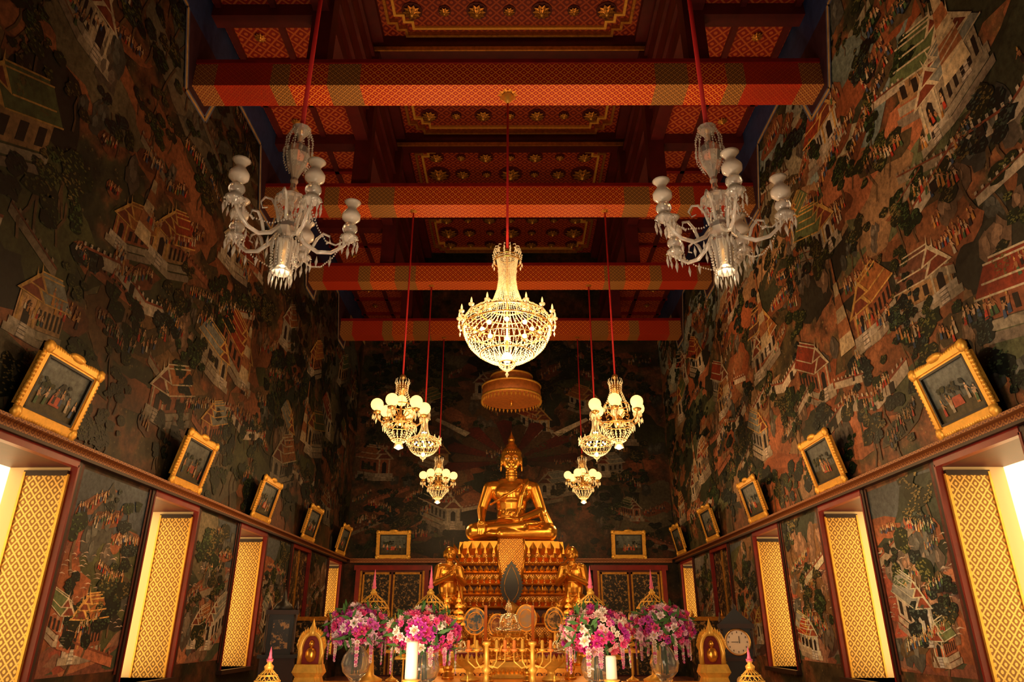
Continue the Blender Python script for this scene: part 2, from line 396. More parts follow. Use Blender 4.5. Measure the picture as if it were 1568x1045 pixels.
# ---------------- murals ----------------
class Mural:
    def __init__(s,mp,s0,s1,t0,t1,seed,br):
        s.mp=mp;s.B=(s0,s1,t0,t1);s.r=random.Random(seed);s.br=br;s.b=MB();s.k=0
    def poly(s,pts,col,layer=0,j=.15):
        s0,s1,t0,t1=s.B; s.k+=1; off=.004+layer*.004+(s.k%390)*1e-5
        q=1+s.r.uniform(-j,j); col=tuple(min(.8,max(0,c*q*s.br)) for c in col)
        p=[s.mp(min(max(a,s0),s1),min(max(c,t0),t1),off) for a,c in pts]
        s.b.add(p,[tuple(range(len(p)))],'paint',False,col)
    def blob(s,cx,cy,rx,ry,col,layer=0,n=11,jit=.28,rot=0):
        ps=[]
        for i in range(n):
            a=2*pi*i/n; q=1+s.r.uniform(-jit,jit); x=rx*q*math.cos(a); y=ry*q*math.sin(a)
            ps.append((cx+x*math.cos(rot)-y*math.sin(rot),cy+x*math.sin(rot)+y*math.cos(rot)))
        s.poly(ps,col,layer)
    def tree(s,cx,cy,r):
        R_=s.r
        pal=R_.choice([((.006,.014,.006),(.045,.075,.025)),((.010,.018,.008),(.095,.10,.03)),((.004,.007,.006),(.03,.05,.025)),((.012,.016,.008),(.13,.10,.035)),((.005,.010,.010),(.04,.06,.05))])
        x=cx;y=cy-r*1.1;pts=[]
        for i in range(4): pts.append((x,y)); x+=R_.uniform(-.2,.2)*r; y+=r*.4
        w=.045*r
        s.poly([(a-w,c) for a,c in pts]+[(a+w,c) for a,c in reversed(pts)],(.10,.06,.03),2)
        for i in range(R_.randint(3,7)):
            bx=cx+R_.uniform(-.7,.7)*r; by=cy+R_.uniform(-.4,.6)*r; br=r*R_.uniform(.16,.40)
            s.blob(bx,by,br,br*.68,pal[0],3,10,.3)
            for j in range(R_.randint(8,15)):
                a=R_.uniform(0,2*pi); d=math.sqrt(R_.random())*br*.95; q=r*R_.uniform(.02,.05)
                s.blob(bx+d*math.cos(a),by+d*math.sin(a)*.7,q*1.4,q*.6,pal[1],4,5,.2,R_.uniform(-.4,.4))
    def para(s,x,y,w,h,k,col,layer=2):
        s.poly([(x,y),(x+w,y+k*w),(x+w,y+k*w+h),(x,y+h)],col,layer)
    def pav(s,cx,cy,w):
        R_=s.r; d=R_.choice([-1,1]); k=R_.uniform(.1,.5)
        wall=R_.choice([(.48,.42,.32),(.55,.48,.38),(.40,.32,.22),(.34,.11,.05),(.30,.27,.23),(.44,.26,.12)])
        roof=R_.choice([(.22,.035,.015),(.09,.12,.05),(.28,.10,.03),(.12,.05,.03),(.18,.19,.17)])
        edge=R_.choice([(.48,.28,.08),(.45,.38,.26)]); fw=w*R_.uniform(.3,.42); L=w*R_.uniform(.4,.8); h=w*R_.uniform(.22,.38); dk=(.015,.012,.010)
        side=tuple(c*.65 for c in wall)
        T=lambda u,v:(cx+d*u,cy+v)
        def q(pts,col,l): s.poly([T(u,v) for u,v in pts],col,l,.08)
        vx,vy=L,L*k
        def par(u,v,h_,a,b_,col,l):
            q([(u+vx*a,v+vy*a),(u+vx*b_,v+vy*b_),(u+vx*b_,v+vy*b_+h_),(u+vx*a,v+vy*a+h_)],col,l)
        q([(-.12*w,-.2*w),(fw+.1*w,-.2*w),(fw+.1*w,-.1*w),(-.12*w,-.1*w)],(.30,.25,.18),2); par(fw+.1*w,-.2*w,.1*w,0,1,(.20,.16,.12),2)
        q([(-.06*w,-.1*w),(fw+.05*w,-.1*w),(fw+.05*w,0),(-.06*w,0)],(.42,.36,.28),2); par(fw+.05*w,-.1*w,.1*w,0,1,(.26,.22,.16),2)
        q([(fw*.3,-.2*w),(fw*.7,-.2*w),(fw*.62,0),(fw*.38,0)],(.5,.42,.34),3)
        for i in range(4): q([(fw*.3,-.2*w+i*.05*w),(fw*.7,-.2*w+i*.05*w),(fw*.7,-.19*w+i*.05*w),(fw*.3,-.19*w+i*.05*w)],(.16,.13,.1),4)
        q([(0,0),(fw,0),(fw,h),(0,h)],wall,2); par(fw,0,h,0,1,side,2)
        q([(fw*.34,0),(fw*.66,0),(fw*.66,h*.7),(fw*.5,h*.85),(fw*.34,h*.7)],dk,3)
        for a in (.08,.82): q([(fw*a,0),(fw*(a+.1),0),(fw*(a+.1),h),(fw*a,h)],edge,3)
        n=R_.randint(3,6)
        for i in range(n): par(fw,h*.15,h*.6,(i+.25)/n,(i+.7)/n,dk,3)
        y=h; f0=-.08*w; f1=fw+.08*w; a0,a1=0.0,1.06
        for t in range(R_.randint(2,3)):
            m_=(f0+f1)/2; gh=(f1-f0)*.55
            q([(f1+vx*a0,y+vy*a0),(f1+vx*a1,y+vy*a1),(m_+vx*a1,y+gh+vy*a1),(m_+vx*a0,y+gh+vy*a0)],roof,3)
            e=.02*w
            for (p,r_) in(((f1+vx*a0,y+vy*a0),(f1+vx*a1,y+vy*a1)),((m_+vx*a0,y+gh+vy*a0),(m_+vx*a1,y+gh+vy*a1))): q([p,r_,(r_[0],r_[1]+e),(p[0],p[1]+e)],edge,4)
            q([(f0+vx*a0,y+vy*a0),(f1+vx*a0,y+vy*a0),(m_+vx*a0,y+gh+vy*a0)],edge,4)
            q([(f0+.07*w+vx*a0,y+vy*a0+.02*w),(f1-.07*w+vx*a0,y+vy*a0+.02*w),(m_+vx*a0,y+gh*.72+vy*a0)],(.16,.04,.02),4)
            q([(m_+vx*a0-.015*w,y+gh+vy*a0-.02*w),(m_+vx*a0+.015*w,y+gh+vy*a0-.02*w),(m_+vx*a0-.03*w,y+gh+vy*a0+.12*w)],edge,4)
            y+=gh*.45; sh=(f1-f0)*.13; f0+=sh; f1-=sh; a0+=.14; a1-=.12
    def fence(s,cx,cy,w):
        k=s.r.choice([-.35,.35,.2,-.2,0]); x=cx-w/2; c=s.r.choice([(.42,.35,.26),(.28,.10,.05),(.20,.16,.11)])
        s.para(x,cy,w,.13,k,c,2); s.para(x,cy+.13,w,.03,k,(.16,.05,.025),3)
        n=int(w/.14)
        for i in range(n): a=x+w*i/n; s.para(a,cy+.16+(a-x)*k,.05,.045,k,c,3)
    def fig(s,x,y,h):
        R_=s.r; sk=R_.choice([(.42,.24,.12),(.5,.33,.2),(.32,.14,.06)]); cl=R_.choice([(.38,.04,.02),(.06,.12,.05),(.42,.36,.26),(.40,.18,.04),(.04,.07,.14),(.03,.02,.02)])
        l=R_.uniform(-.15,.15)*h
        s.poly([(x-.13*h,y),(x+.13*h,y),(x+.09*h+l*.5,y+.45*h),(x-.09*h+l*.5,y+.45*h)],cl,4)
        s.poly([(x-.07*h+l*.5,y+.43*h),(x+.07*h+l*.5,y+.43*h),(x+.12*h+l,y+.75*h),(x-.12*h+l,y+.75*h)],sk,4)
        s.blob(x+l,y+.87*h,.07*h,.1*h,sk,4,6,.05); s.poly([(x+l-.07*h,y+.9*h),(x+l+.07*h,y+.9*h),(x+l,y+1.08*h)],(.03,.02,.02) if R_.random()<.5 else (.5,.3,.08),4)
        d=R_.choice([-1,1]); s.poly([(x+l+d*.09*h,y+.7*h),(x+l+d*.26*h,y+.5*h),(x+l+d*.24*h,y+.46*h),(x+l+d*.07*h,y+.62*h)],sk,4)
    def crowd(s,cx,cy,n,h):
        k=s.r.choice([-.3,.3,.5,0]); j=s.r.uniform(.05,.5)
        s.blob(cx,cy+.3*h,h*n*.26,h*.9,s.r.choice([(.13,.045,.02),(.20,.07,.03),(.07,.05,.025)]),1,12,.25,math.atan(k))
        for i in range(n):
            x=cx+(i-n/2)*h*.36; s.fig(x,cy+(x-cx)*k+s.r.uniform(-j,j)*h,h*s.r.uniform(.8,1.1))
    def rock(s,cx,cy,r):
        R_=s.r; c=R_.choice([(.08,.065,.05),(.13,.08,.05),(.05,.052,.045)])
        for i in range(4):
            x=cx+R_.uniform(-.6,.6)*r; y=cy+R_.uniform(-.3,.3)*r; a=r*R_.uniform(.25,.5)
            s.blob(x,y,a*.7,a,c,1,8,.3); s.blob(x-a*.15,y+a*.2,a*.3,a*.5,tuple(q*1.9 for q in c),2,6,.3)
    def palace(s,cx,cy,w):
        # walled compound: zigzag battlement wall with several halls
        x=cx-w/2; y=cy-.35*w; k=.25
        c=(.44,.37,.28)
        for i in range(3):
            ww=w/3; kk=k if i%2==0 else -k
            s.para(x,y,ww,.2,kk,c,2); s.para(x,y+.2,ww,.04,kk,(.22,.06,.03),3)
            n=int(ww/.13)
            for j in range(n): s.para(x+ww*j/n,y+.24+kk*ww*j/n,.05,.06,kk,c,3)
            s.para(x+ww*.42,y+kk*ww*.42,ww*.14,.17,0,(.02,.015,.012),4)
            y+=kk*ww; x+=ww
        s.pav(cx-.3*w,cy-.05*w,w*.42); s.pav(cx+.1*w,cy+.08*w,w*.5); s.crowd(cx-.1*w,cy-.24*w,8,.2)
        # spired tower
        px=cx-.02*w; py=cy+.05*w
        for i,(a,h) in enumerate(((.09,.1),(.075,.09),(.06,.08),(.045,.08),(.03,.08),(.014,.16))):
            s.poly([(px-a*w,py),(px+a*w,py),(px+a*.8*w,py+h*w),(px-a*.8*w,py+h*w)],(.46,.36,.22) if i%2==0 else (.30,.12,.05),4); py+=h*w
    def fill(s,nt,npv,nf,ncr,nr,ng,fs=.24,ps=(1.0,1.6),gp=None,sky=None,npal=0):
        s0,s1,t0,t1=s.B; r=s.r; U=lambda m=.3:(r.uniform(s0+m,s1-m),r.uniform(t0+m,t1-m))
        gp=gp or [(.17,.055,.022),(.12,.065,.028),(.22,.08,.035),(.05,.055,.022),(.10,.085,.05),(.02,.028,.018),(.015,.015,.012)]
        for i in range(ng):
            x,y=U(); c=r.choice(gp); a=r.uniform(.5,1.6); h=r.uniform(.2,.65); ro=r.uniform(-.6,.6)
            if sky and y>t1-3.0 and r.random()<.8: c=r.choice(sky)
            s.blob(x,y,a,h,c,0,18,.28,ro); s.blob(x,y+h*.15,a*.75,h*.6,tuple(q*1.25 for q in c),0,16,.3,ro)
        for i in range(nr): x,y=U(); s.rock(x,y,r.uniform(.3,.7))
        for i in range(nf): x,y=U(); s.fence(x,y,r.uniform(.7,1.8))
        pts=[]
        for i in range(npal):
            x=s0+2+(s1-s0-6)*(i+.5)/npal+r.uniform(-.5,.5); y=r.uniform(t0+1.6,t1-3.4); s.palace(x,y,r.uniform(2.6,3.4)); pts+=[(x-.8,y),(x+.8,y),(x,y+.5)]
        n0=len(pts)
        for i in range(npv*8):
            if len(pts)-n0>=npv: break
            x,y=U(.9)
            if y>t1-2.2: continue
            if all((x-a)**2+(y-c)**2>1.8**2 for a,c in pts): pts.append((x,y)); s.pav(x,y,r.uniform(*ps))
        for i in range(nt):
            x,y=U()
            for _ in range(4):
                if any((x-a)**2+(y-.3-c)**2<.85**2 for a,c in pts): x,y=U()
            s.tree(x,y,r.uniform(.25,.65))
        for i in range(ncr): x,y=U(); s.crowd(x,y,r.randint(3,13),fs*r.uniform(.7,1.15))
mpL=lambda a,c,o:(-W+o,a,c); mpR=lambda a,c,o:(W-o,-a,c); mpB=lambda a,c,o:(a,YB-o,c)
m=Mural(mpL,1.0,YB-.02,ZL1+.02,12.3,3,.55); m.fill(400,20,22,100,70,120,sky=[(.09,.09,.07),(.13,.11,.075)],npal=4); m.b.obj('mural_painting')  # left wall's dimness put into the paint brightness
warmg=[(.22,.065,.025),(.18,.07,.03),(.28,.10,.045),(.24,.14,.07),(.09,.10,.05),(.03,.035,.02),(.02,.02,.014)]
m=Mural(mpR,-YB+.02,-1.0,ZL1+.02,12.3,11,1.4); m.fill(370,24,30,115,70,210,gp=warmg,sky=[(.20,.21,.17),(.15,.19,.18),(.24,.21,.14),(.12,.15,.13)],npal=5); m.b.obj('mural_painting')  # paint brightened throughout to stand in for the lit right wall
m=Mural(mpB,-W+.05,W-.05,ZL1+.02,12.6,5,.55); m.fill(190,12,12,55,30,50)
cx,cz=.03,8.0
for i in range(14):
    a0=pi*(-.1+1.2*i/14); a1=pi*(-.1+1.2*(i+.94)/14); r0=.6; r1=2.5 if i%2 else 2.2
    P=lambda r,a:(cx+r*math.cos(a),cz+r*math.sin(a)*.62-.6)
    m.poly([P(r0,a0),P(r1,a0),P(r1+.15,(a0+a1)/2),P(r1,a1),P(r0,a1)],(.11,.012,.006) if i%2 else (.10,.05,.022),4)
for s_ in(-1,1):
    m.poly([(cx+s_*1.6,cz+.5),(cx+s_*2.9,cz+1.1),(cx+s_*3.0,cz+1.0),(cx+s_*1.8,cz+.35)],(.6,.5,.36),4)
    m.poly([(cx+s_*2.4,cz-.6),(cx+s_*3.6,cz-.2),(cx+s_*3.6,cz-.35),(cx+s_*2.5,cz-.75)],(.5,.4,.3),4)
m.b.obj('mural_painting')
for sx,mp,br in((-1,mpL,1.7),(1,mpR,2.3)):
    for i in range(len(WY)-1):
        a=WY[i]+WW/2+.13; c=WY[i+1]-WW/2-.13
        if sx>0: a,c=-c,-a
        m=Mural(mp,a,c,.9,ZL0-.06,20+i+sx,br)
        sky=m.r.choice([(.05,.065,.08),(.045,.055,.06),(.08,.08,.075)])
        m.poly([(a,2.7),(c,2.7),(c,3.6),(a,3.6)],sky,0)
        m.poly([(a,.85),(c,.85),(c,2.7),(a,2.7)],(.15,.055,.035),0)
        for q in range(34):
            z=m.r.uniform(1.0,2.8); cc=m.r.choice([(.24,.06,.035),(.17,.09,.06),(.12,.11,.10),(.30,.12,.06),(.06,.03,.025),(.04,.05,.03)])
            m.blob(m.r.uniform(a,c),z,m.r.uniform(.2,.7),m.r.uniform(.06,.25),cc,0,14,.35,.2)
        for q in range(90):
            x=m.r.uniform(a,c); z=m.r.uniform(1.4,2.7); w_=m.r.uniform(.04,.12); m.poly([(x-w_,z),(x,z+.03),(x+w_,z+.005),(x,z+.012)],(.34,.26,.2),2,.3)
        m.fill(11,0,1,7,9,4,.16,(.5,.8)); 
        for q in range(2): m.pav(m.r.uniform(a+.4,c-.5),m.r.uniform(1.1,1.6),m.r.uniform(.7,1.0))
        for (x0,x1) in((a-.02,a+.035),(c-.035,c+.02)): 
            m.B=(a-.05,c+.05,.8,ZL0); m.poly([(x0,.85),(x1,.85),(x1,ZL0-.03),(x0,ZL0-.03)],(.06,.012,.008),5)
        m.b.obj('pier_mural_painting')
for sx,mp in((-1,lambda a,c,o:(-W+o,a,c)),(1,lambda a,c,o:(W-o,a,c))):
    b=MB()
    def line(p,q,w,col,o):
        p=Vector(p);q=Vector(q);d=(q-p).normalized();n=Vector((-d.y,d.x))*w
        P=[p-n,q-n,q+n,p+n]; b.add([mp(v.x,v.y,o) for v in P],[(0,1,2,3)],'trimp',False,col)
    blue=(.02,.035,.12)
    b.add([mp(-2,12.25,.03),mp(YB,12.25,.03),mp(YB,ZC1,.03),mp(-2,ZC1,.03)],[(0,1,2,3)],'trimp',False,blue)
    prev=-2
    for y in BY:
        b.add([mp(y-.95,12.26,.031),mp(y-.42,10.8,.031),mp(y+.42,10.8,.031),mp(y+.95,12.26,.031)],[(0,1,2,3)],'trimp',False,(.035,.012,.02))
        for p,q in(((prev,12.25),(y-.95,12.25)),((y-.95,12.25),(y-.42,10.75)),((y-.42,10.75),(y+.42,10.75)),((y+.42,10.75),(y+.95,12.25))):
            line(p,q,.07,(.10,.12,.20),.033); line(p,q,.03,(.42,.27,.10),.035)
        prev=y+.95
    line((prev,12.25),(YB,12.25),.07,(.42,.27,.10),.033)
    b.obj('trim_cornice_'+('left' if sx<0 else 'right'))

# ---------------- framed pictures ----------------
def frame_mesh(seed):
    r=random.Random(seed); b=MB(); w,h=1.22,.95; t=.13
    b.box((0,.03,h/2),(w-.05,.03,h-.05),'dwood')
    for (cx,cz,sx_,sz_) in((0,t/2,w,t),(0,h-t/2,w,t),(-w/2+t/2,h/2,t,h),(w/2-t/2,h/2,t,h)):
        b.box((cx,0,cz),(sx_,.06,sz_),'goldb')
        b.box((cx,-.03,cz),(sx_-.05 if sx_>t else t*.5,.05,sz_-.05 if sz_>t else t*.5),'goldb')
    for i in range(26):
        u=i/25
        for z in(.03,h-.03): b.ell((-w/2+w*u,-.03,z),(.035,.03,.03+.025*abs(math.sin(u*pi*3))),'goldb',6)
    for i in range(19):
        u=i/18
        for x in(-w/2+.02,w/2-.02): b.ell((x,-.03,h*u),(.03+.02*abs(math.sin(u*pi*2)),.03,.035),'goldb',6)
    for x in(-w/2+.05,w/2-.05):
        for z in(.05,h-.05): b.ell((x,-.04,z),(.09,.05,.09),'goldb',8)
    b.ell((0,-.04,h),(.17,.05,.06),'goldb',10)
    for (cx,cz,sx_,sz_) in((0,t+.01,w-2*t,.03),(0,h-t-.01,w-2*t,.03),(-w/2+t+.01,h/2,.03,h-2*t),(w/2-t-.01,h/2,.03,h-2*t)): b.box((cx,-.01,cz),(sx_,.06,sz_),'black')
    mu=Mural(lambda a,c,o:(a,-.005-o*.5,c),-w/2+t,w/2-t,t,h-t,seed,1.3); mu.b=b
    a0,a1,c0,c1=mu.B
    n=6
    for i in range(n):
        z0=c0+(c1-c0)*i/n; z1=c0+(c1-c0)*(i+1)/n; q=i/(n-1)
        col=(.08,.065,.03) if i<2 else (.08+.08*q,.10+.08*q,.09+.08*q)
        b.add([(a0,-.004,z0),(a1,-.004,z0),(a1,-.004,z1),(a0,-.004,z1)],[(0,1,2,3)],'paint',False,col)
    for i in range(5): mu.tree(r.uniform(a0,a1),c0+.38,.12)
    mu.k=0
    for i in range(6): mu.fig(r.uniform(a0+.1,a1-.1),c0+.08+r.uniform(0,.1),.22)
    mu.poly([(-.1,c0+.15),(.12,c0+.15),(.1,c0+.28),(-.08,c0+.28)],(.4,.08,.04),3)
    return b
for sx in(-1,1):
    for i,wy in enumerate([8.45,12.5,16.5,20.5,24.5]):
        b=frame_mesh(40+i+10*sx)
        rz=pi/2 if sx<0 else -pi/2
        o=b.obj('framed_picture',(sx*(W-.14),wy,ZL1+.02))
        o.rotation_euler=Euler((math.radians(13),0,rz),'XYZ')
for x in(-4.25,4.25):
    b=frame_mesh(80+int(x)); o=b.obj('framed_picture',(x,YB-.14,ZL1)); o.rotation_euler=(math.radians(8),0,0)
for i,x in enumerate((-4.22,4.22)):
    b=MB(); y=YB-.005
    b.box2((x-1.3,y-.16,0),(x+1.3,y,3.58),'dred'); b.box2((x-1.38,y-.2,3.42),(x+1.38,y,3.59),'red')
    for s_ in(-1,1): b.box2((x+s_*1.15,y-.22,0),(x+s_*1.3,y-.1,3.5),'red'); b.box2((x+s_*1.08,y-.2,0),(x+s_*1.15,y-.1,3.4),'goldd')
    for s_ in(-1,1):
        c=x+s_*.54; b.box2((c-.5,y-.2,.05),(c+.5,y-.15,3.35),'door')
        for (p,q,z0,z1) in((c-.5,c-.44,.05,3.35),(c+.44,c+.5,.05,3.35),(c-.5,c+.5,3.28,3.35),(c-.5,c+.5,1.6,1.68)): b.box2((p,y-.215,z0),(q,y-.19,z1),'goldd')
    b.obj('door_%d'%(i+1))

# ---------------- Buddha ----------------
def buddha_body():
    b=MB(); g='gold'
    b.ell((0,.12,.42),(.78,.58,.40),g)
    for s_ in(-1,1):
        b.cap((s_*.42,.1,.38),.36,(s_*1.13,-.30,.30),.27,g)
    b.cap((1.16,-.34,.24),.23,(-.30,-.66,.20),.17,g)
    b.cap((-1.16,-.34,.26),.23,(.35,-.62,.42),.16,g)
    b.ell((.62,-.60,.50),(.30,.15,.10),g)
    for i in range(5): b.cap((.82,-.60+.05*(i-2)*1.1,.52),.04,(.95-.015*abs(i-1),-.58+.05*(i-2)*1.1,.55),.032,g,8)
    b.ell((-.55,-.70,.2),(.28,.13,.1),g)
    b.ell((0,.1,.85),(.46,.36,.42),g); b.ell((0,.1,1.2),(.50,.36,.45),g); b.ell((0,.08,1.52),(.64,.38,.42),g)
    b.cap((-.58,.08,1.72),.21,(.58,.08,1.72),.21,g)
    b.cap((-.28,.07,1.82),.19,(.28,.07,1.82),.19,g)
    b.cap((0,.06,1.8),.20,(0,.03,2.3),.175,g)
    for i in range(3): b.lathe([(.001,2.03+.08*i),(.20,2.03+.08*i),(.20,2.05+.08*i),(.001,2.05+.08*i)],(0,.04,0),16,g)
    for s_ in(-1,1): b.ell((s_*.28,-.2,1.5),(.26,.12,.2),g)
    b.ell((0,0,2.60),(.30,.32,.38),g,24); b.ell((0,-.06,2.44),(.235,.24,.22),g,20)
    b.ell((0,.05,2.74),(.325,.335,.30),g,24)
    b.ell((0,.04,3.0),(.19,.19,.17),g); b.lathe([(.13,3.1),(.10,3.2),(.12,3.26),(.07,3.36),(.03,3.46),(.005,3.58)],(0,.04,0),12,g)
    for s_ in(-1,1):
        b.ell((s_*.315,.02,2.55),(.045,.09,.16),g); b.ell((s_*.33,.01,2.36),(.035,.055,.16),g)
        b.ell((s_*.125,-.275,2.575),(.085,.05,.035),g,12)
        b.tube([(s_*.03,-.325,2.63),(s_*.12,-.325,2.69),(s_*.22,-.265,2.65)],.024,g)
        b.ell((s_*.035,-.33,2.475),(.03,.03,.025),g,8)
    b.cap((0,-.31,2.64),.025,(0,-.37,2.48),.04,g,8)
    b.ell((0,-.30,2.40),(.085,.05,.022),g,12); b.ell((0,-.29,2.365),(.065,.05,.024),g,12); b.ell((0,-.24,2.29),(.09,.07,.06),g,12)
    for j in range(7):
        ph=.25+j*.2
        for i in range(22):
            a=2*pi*i/22+j*.14
            x=.325*math.cos(a)*math.cos(ph); y=.05+.335*math.sin(a)*math.cos(ph); z=2.74+.30*math.sin(ph)
            b.ell((x,y,z),.03,g,6)
    b.cap((-.70,.06,1.70),.20,(-.92,.02,1.02),.155,g); b.cap((-.92,.02,1.0),.155,(-.90,-.50,.62),.10,g)
    b.ell((-.90,-.60,.54),(.12,.13,.075),g)
    for i,L in enumerate((.26,.31,.33,.30,)):
        x=-.80-.065*i; b.cap((x,-.66,.50),.033,(x,-.66-.05,.36),.030,g,8); b.cap((x,-.71,.36),.030,(x,-.70,.36-L*.6),.024,g,8)
    b.cap((-.80,-.58,.54),.036,(-.72,-.68,.46),.028,g,8)
    b.cap((.70,.06,1.70),.20,(.94,.04,.98),.165,g); b.cap((.94,.02,.96),.16,(.30,-.50,.66),.10,g)
    b.ell((.12,-.54,.64),(.17,.12,.06),g)
    for i in range(4): b.cap((-.0,-.47-.05*i,.66),.03,(-.24+.02*abs(i-1),-.47-.05*i,.66),.024,g,8)
    b.cap((.1,-.46,.68),.034,(-.05,-.42,.74),.026,g,8)
    b.tube([(-.66,-.05,1.15),(-.48,-.26,1.22),(-.2,-.36,1.38),(.1,-.38,1.55),(.35,-.27,1.78),(.42,-.02,1.95)],.04,g,8)
    b.tube([(.50,.0,1.94),(.42,-.30,1.72),(.30,-.38,1.4),(.22,-.37,1.0),(.15,-.44,.72)],.07,g,8)
    for i in range(5):
        b.cap((.80,.14+.02*i,1.6-.05*i),.12,(1.12+.03*i,.06+.05*i,.62),.07,g)
    b.cap((.9,-.1,.9),.10,(1.0,-.3,.55),.08,g)
    for i in range(4):
        b.tube([(-.45+.08*i,-.26-.02*i,1.0-.06*i),(0,-.34,.9-.05*i),(.4,-.25,1.02+.05*i)],.016,g,6)
    return b
bud=remesh(buddha_body(),'buddha_body',.02,3)
PED=3.9
bo=put(bud,'buddha_statue',(.03,22.0,PED+.02))
b=MB()
for s_ in(-1,1):
    b.ell((s_*.125,-.322,2.565),(.066,.02,.018),'eye',12); b.ell((s_*.125,-.339,2.563),(.024,.012,.016),'black',8)
b.obj('eyes',(0,0,0),parent=bo)
def petals(b,a,bb,z,h,out,mat,sp=.2):
    def pet(x,y,nx,ny,tx,ty):
        w=sp*.46; P=lambda u,o,zz:(x+tx*u+nx*o,y+ty*u+ny*o,zz)
        b.add([P(-w*.7,0,z),P(w*.7,0,z),P(w,out,z+h*.5),P(0,out*1.2,z+h),P(-w,out,z+h*.5),P(0,out*1.5,z+h*.45)],[(0,1,5),(1,2,5),(2,3,5),(3,4,5),(4,0,5)],mat,False)
    n=int(2*a/sp)
    for i in range(n): x=-a+(i+.5)*2*a/n; pet(x,-bb,0,-1,1,0)
    n=int(2*bb/sp)
    for i in range(n):
        y=-bb+(i+.5)*2*bb/n; pet(-a,y,-1,0,0,-1); pet(a,y,1,0,0,1)
b=MB()
prof=[(2.35,1.75,0,.35,'mosaic'),(2.45,1.85,.35,.45,'gold'),(2.2,1.6,.45,1.0,'mosaic'),(2.3,1.7,1.0,1.1,'gold'),
 (2.05,1.5,1.1,1.55,'mosaic'),(2.15,1.6,1.55,1.64,'gold'),(1.95,1.4,1.64,2.0,'dred'),(2.05,1.5,2.0,2.08,'gold'),
 (1.82,1.32,2.08,2.35,'mosaic'),(1.92,1.42,2.35,2.43,'gold'),(1.72,1.22,2.43,2.62,'dred'),(1.80,1.30,2.62,2.70,'gold'),
 (1.62,1.15,2.70,2.95,'mosaic'),(1.76,1.28,2.95,3.03,'gold'),(1.60,1.15,3.03,3.18,'dred'),(1.80,1.32,3.18,3.26,'gold'),(1.50,1.05,3.26,3.55,'mosaic'),(1.58,1.12,3.55,3.9,'gold')]
for a,bb,z0,z1,mt in prof:
    if mt=='gold' and z1-z0<.2:
        zm=(z0+z1)/2; b.loft([redent(a-.06,bb-.06,.14,z0),redent(a,bb,.14,zm),redent(a-.03,bb-.03,.14,z1)],'gold')
    else: b.loft([redent(a,bb,.14,z0),redent(a-.03,bb-.03,.14,z1)],mt)
for (a,bb,z,h,o_,sp) in((1.54,1.08,3.5,.36,.14,.24),(1.56,1.1,3.30,.24,.12,.2),(1.7,1.2,2.98,.2,.1,.17),(1.66,1.18,2.70,.22,.08,.17),(1.84,1.34,2.38,.24,.08,.19),(1.86,1.36,2.08,.24,.1,.17),(2.05,1.5,1.66,.26,.1,.2),(2.12,1.55,1.12,.3,.1,.22),(2.25,1.65,.47,.4,.1,.25)):
    petals(b,a,bb,z,h,o_,'gold',sp)
for i in range(11):
    x=-1.5+3.0*i/10
    for (z,yy) in((1.66,-1.42),(2.44,-1.24)):
        b.cap((x,yy,z+.02),.05,(x,yy,z+.16),.035,'gold',6); b.ell((x,yy-.02,z+.19),.035,'gold',6)
k_=.72
b.add([(-.5*k_,-1.36,3.93),(.5*k_,-1.36,3.93),(.55*k_,-1.42,3.5),(.42*k_,-1.5,2.9),(.2*k_,-1.62,2.35),(0,-1.66,2.1),(-.2*k_,-1.62,2.35),(-.42*k_,-1.5,2.9),(-.55*k_,-1.42,3.5)],[(0,1,2,3,4,5,6,7,8)],'mosaic')
b.add([(-.5*k_,-1.36,3.93),(.5*k_,-1.36,3.93),(.5*k_,-.6,3.93),(-.5*k_,-.6,3.93)],[(0,1,2,3)],'mosaic')
for p,q in(((-.5,-1.38,3.93),(-.56,-1.45,3.5)),((-.56,-1.45,3.5),(-.42,-1.53,2.9)),((-.42,-1.53,2.9),(-.2,-1.65,2.35)),((-.2,-1.65,2.35),(0,-1.7,2.08))):
    for m_ in(-k_,k_): b.tube([(p[0]*m_,p[1],p[2]),(q[0]*m_,q[1],q[2])],.035,'gold')
b.obj('buddha_pedestal',(.03,22.3,0))
b=MB()
L=[]
for i in range(27):
    t=i/26; r=.27*math.sin(pi*min(1,t*.98+.02))**.8*(1.35-t*.75)
    if i%2 and i<25: r+=.05
    L.append((max(r,.004),1.1*t))
pl=[(x,z) for x,z in L]+[(-x,z) for x,z in reversed(L[1:-1])]
n=len(pl); vs=[(x,-.03,z) for x,z in pl]+[(x,.03,z) for x,z in pl]
b.add(vs,[tuple(range(n)),tuple(range(2*n-1,n-1,-1))]+[(i,n+i,n+(i+1)%n,(i+1)%n) for i in range(n)],'black')
b.tube([(x*.7,-.035,z*.82+.08) for x,z in L[::2]],.010,'goldd'); b.tube([(-x*.7,-.035,z*.82+.08) for x,z in L[::2]],.010,'goldd')
b.lathe([(.3,-2.1),(.32,-2.0),(.12,-1.8),(.08,-.6),(.2,-.35),(.1,-.2),(.24,-.08),(.1,0),(.05,.06)],(0,0,0),14,'goldd')
b.obj('bodhi_leaf_ornament',(.04,19.6,2.1))
b=MB()
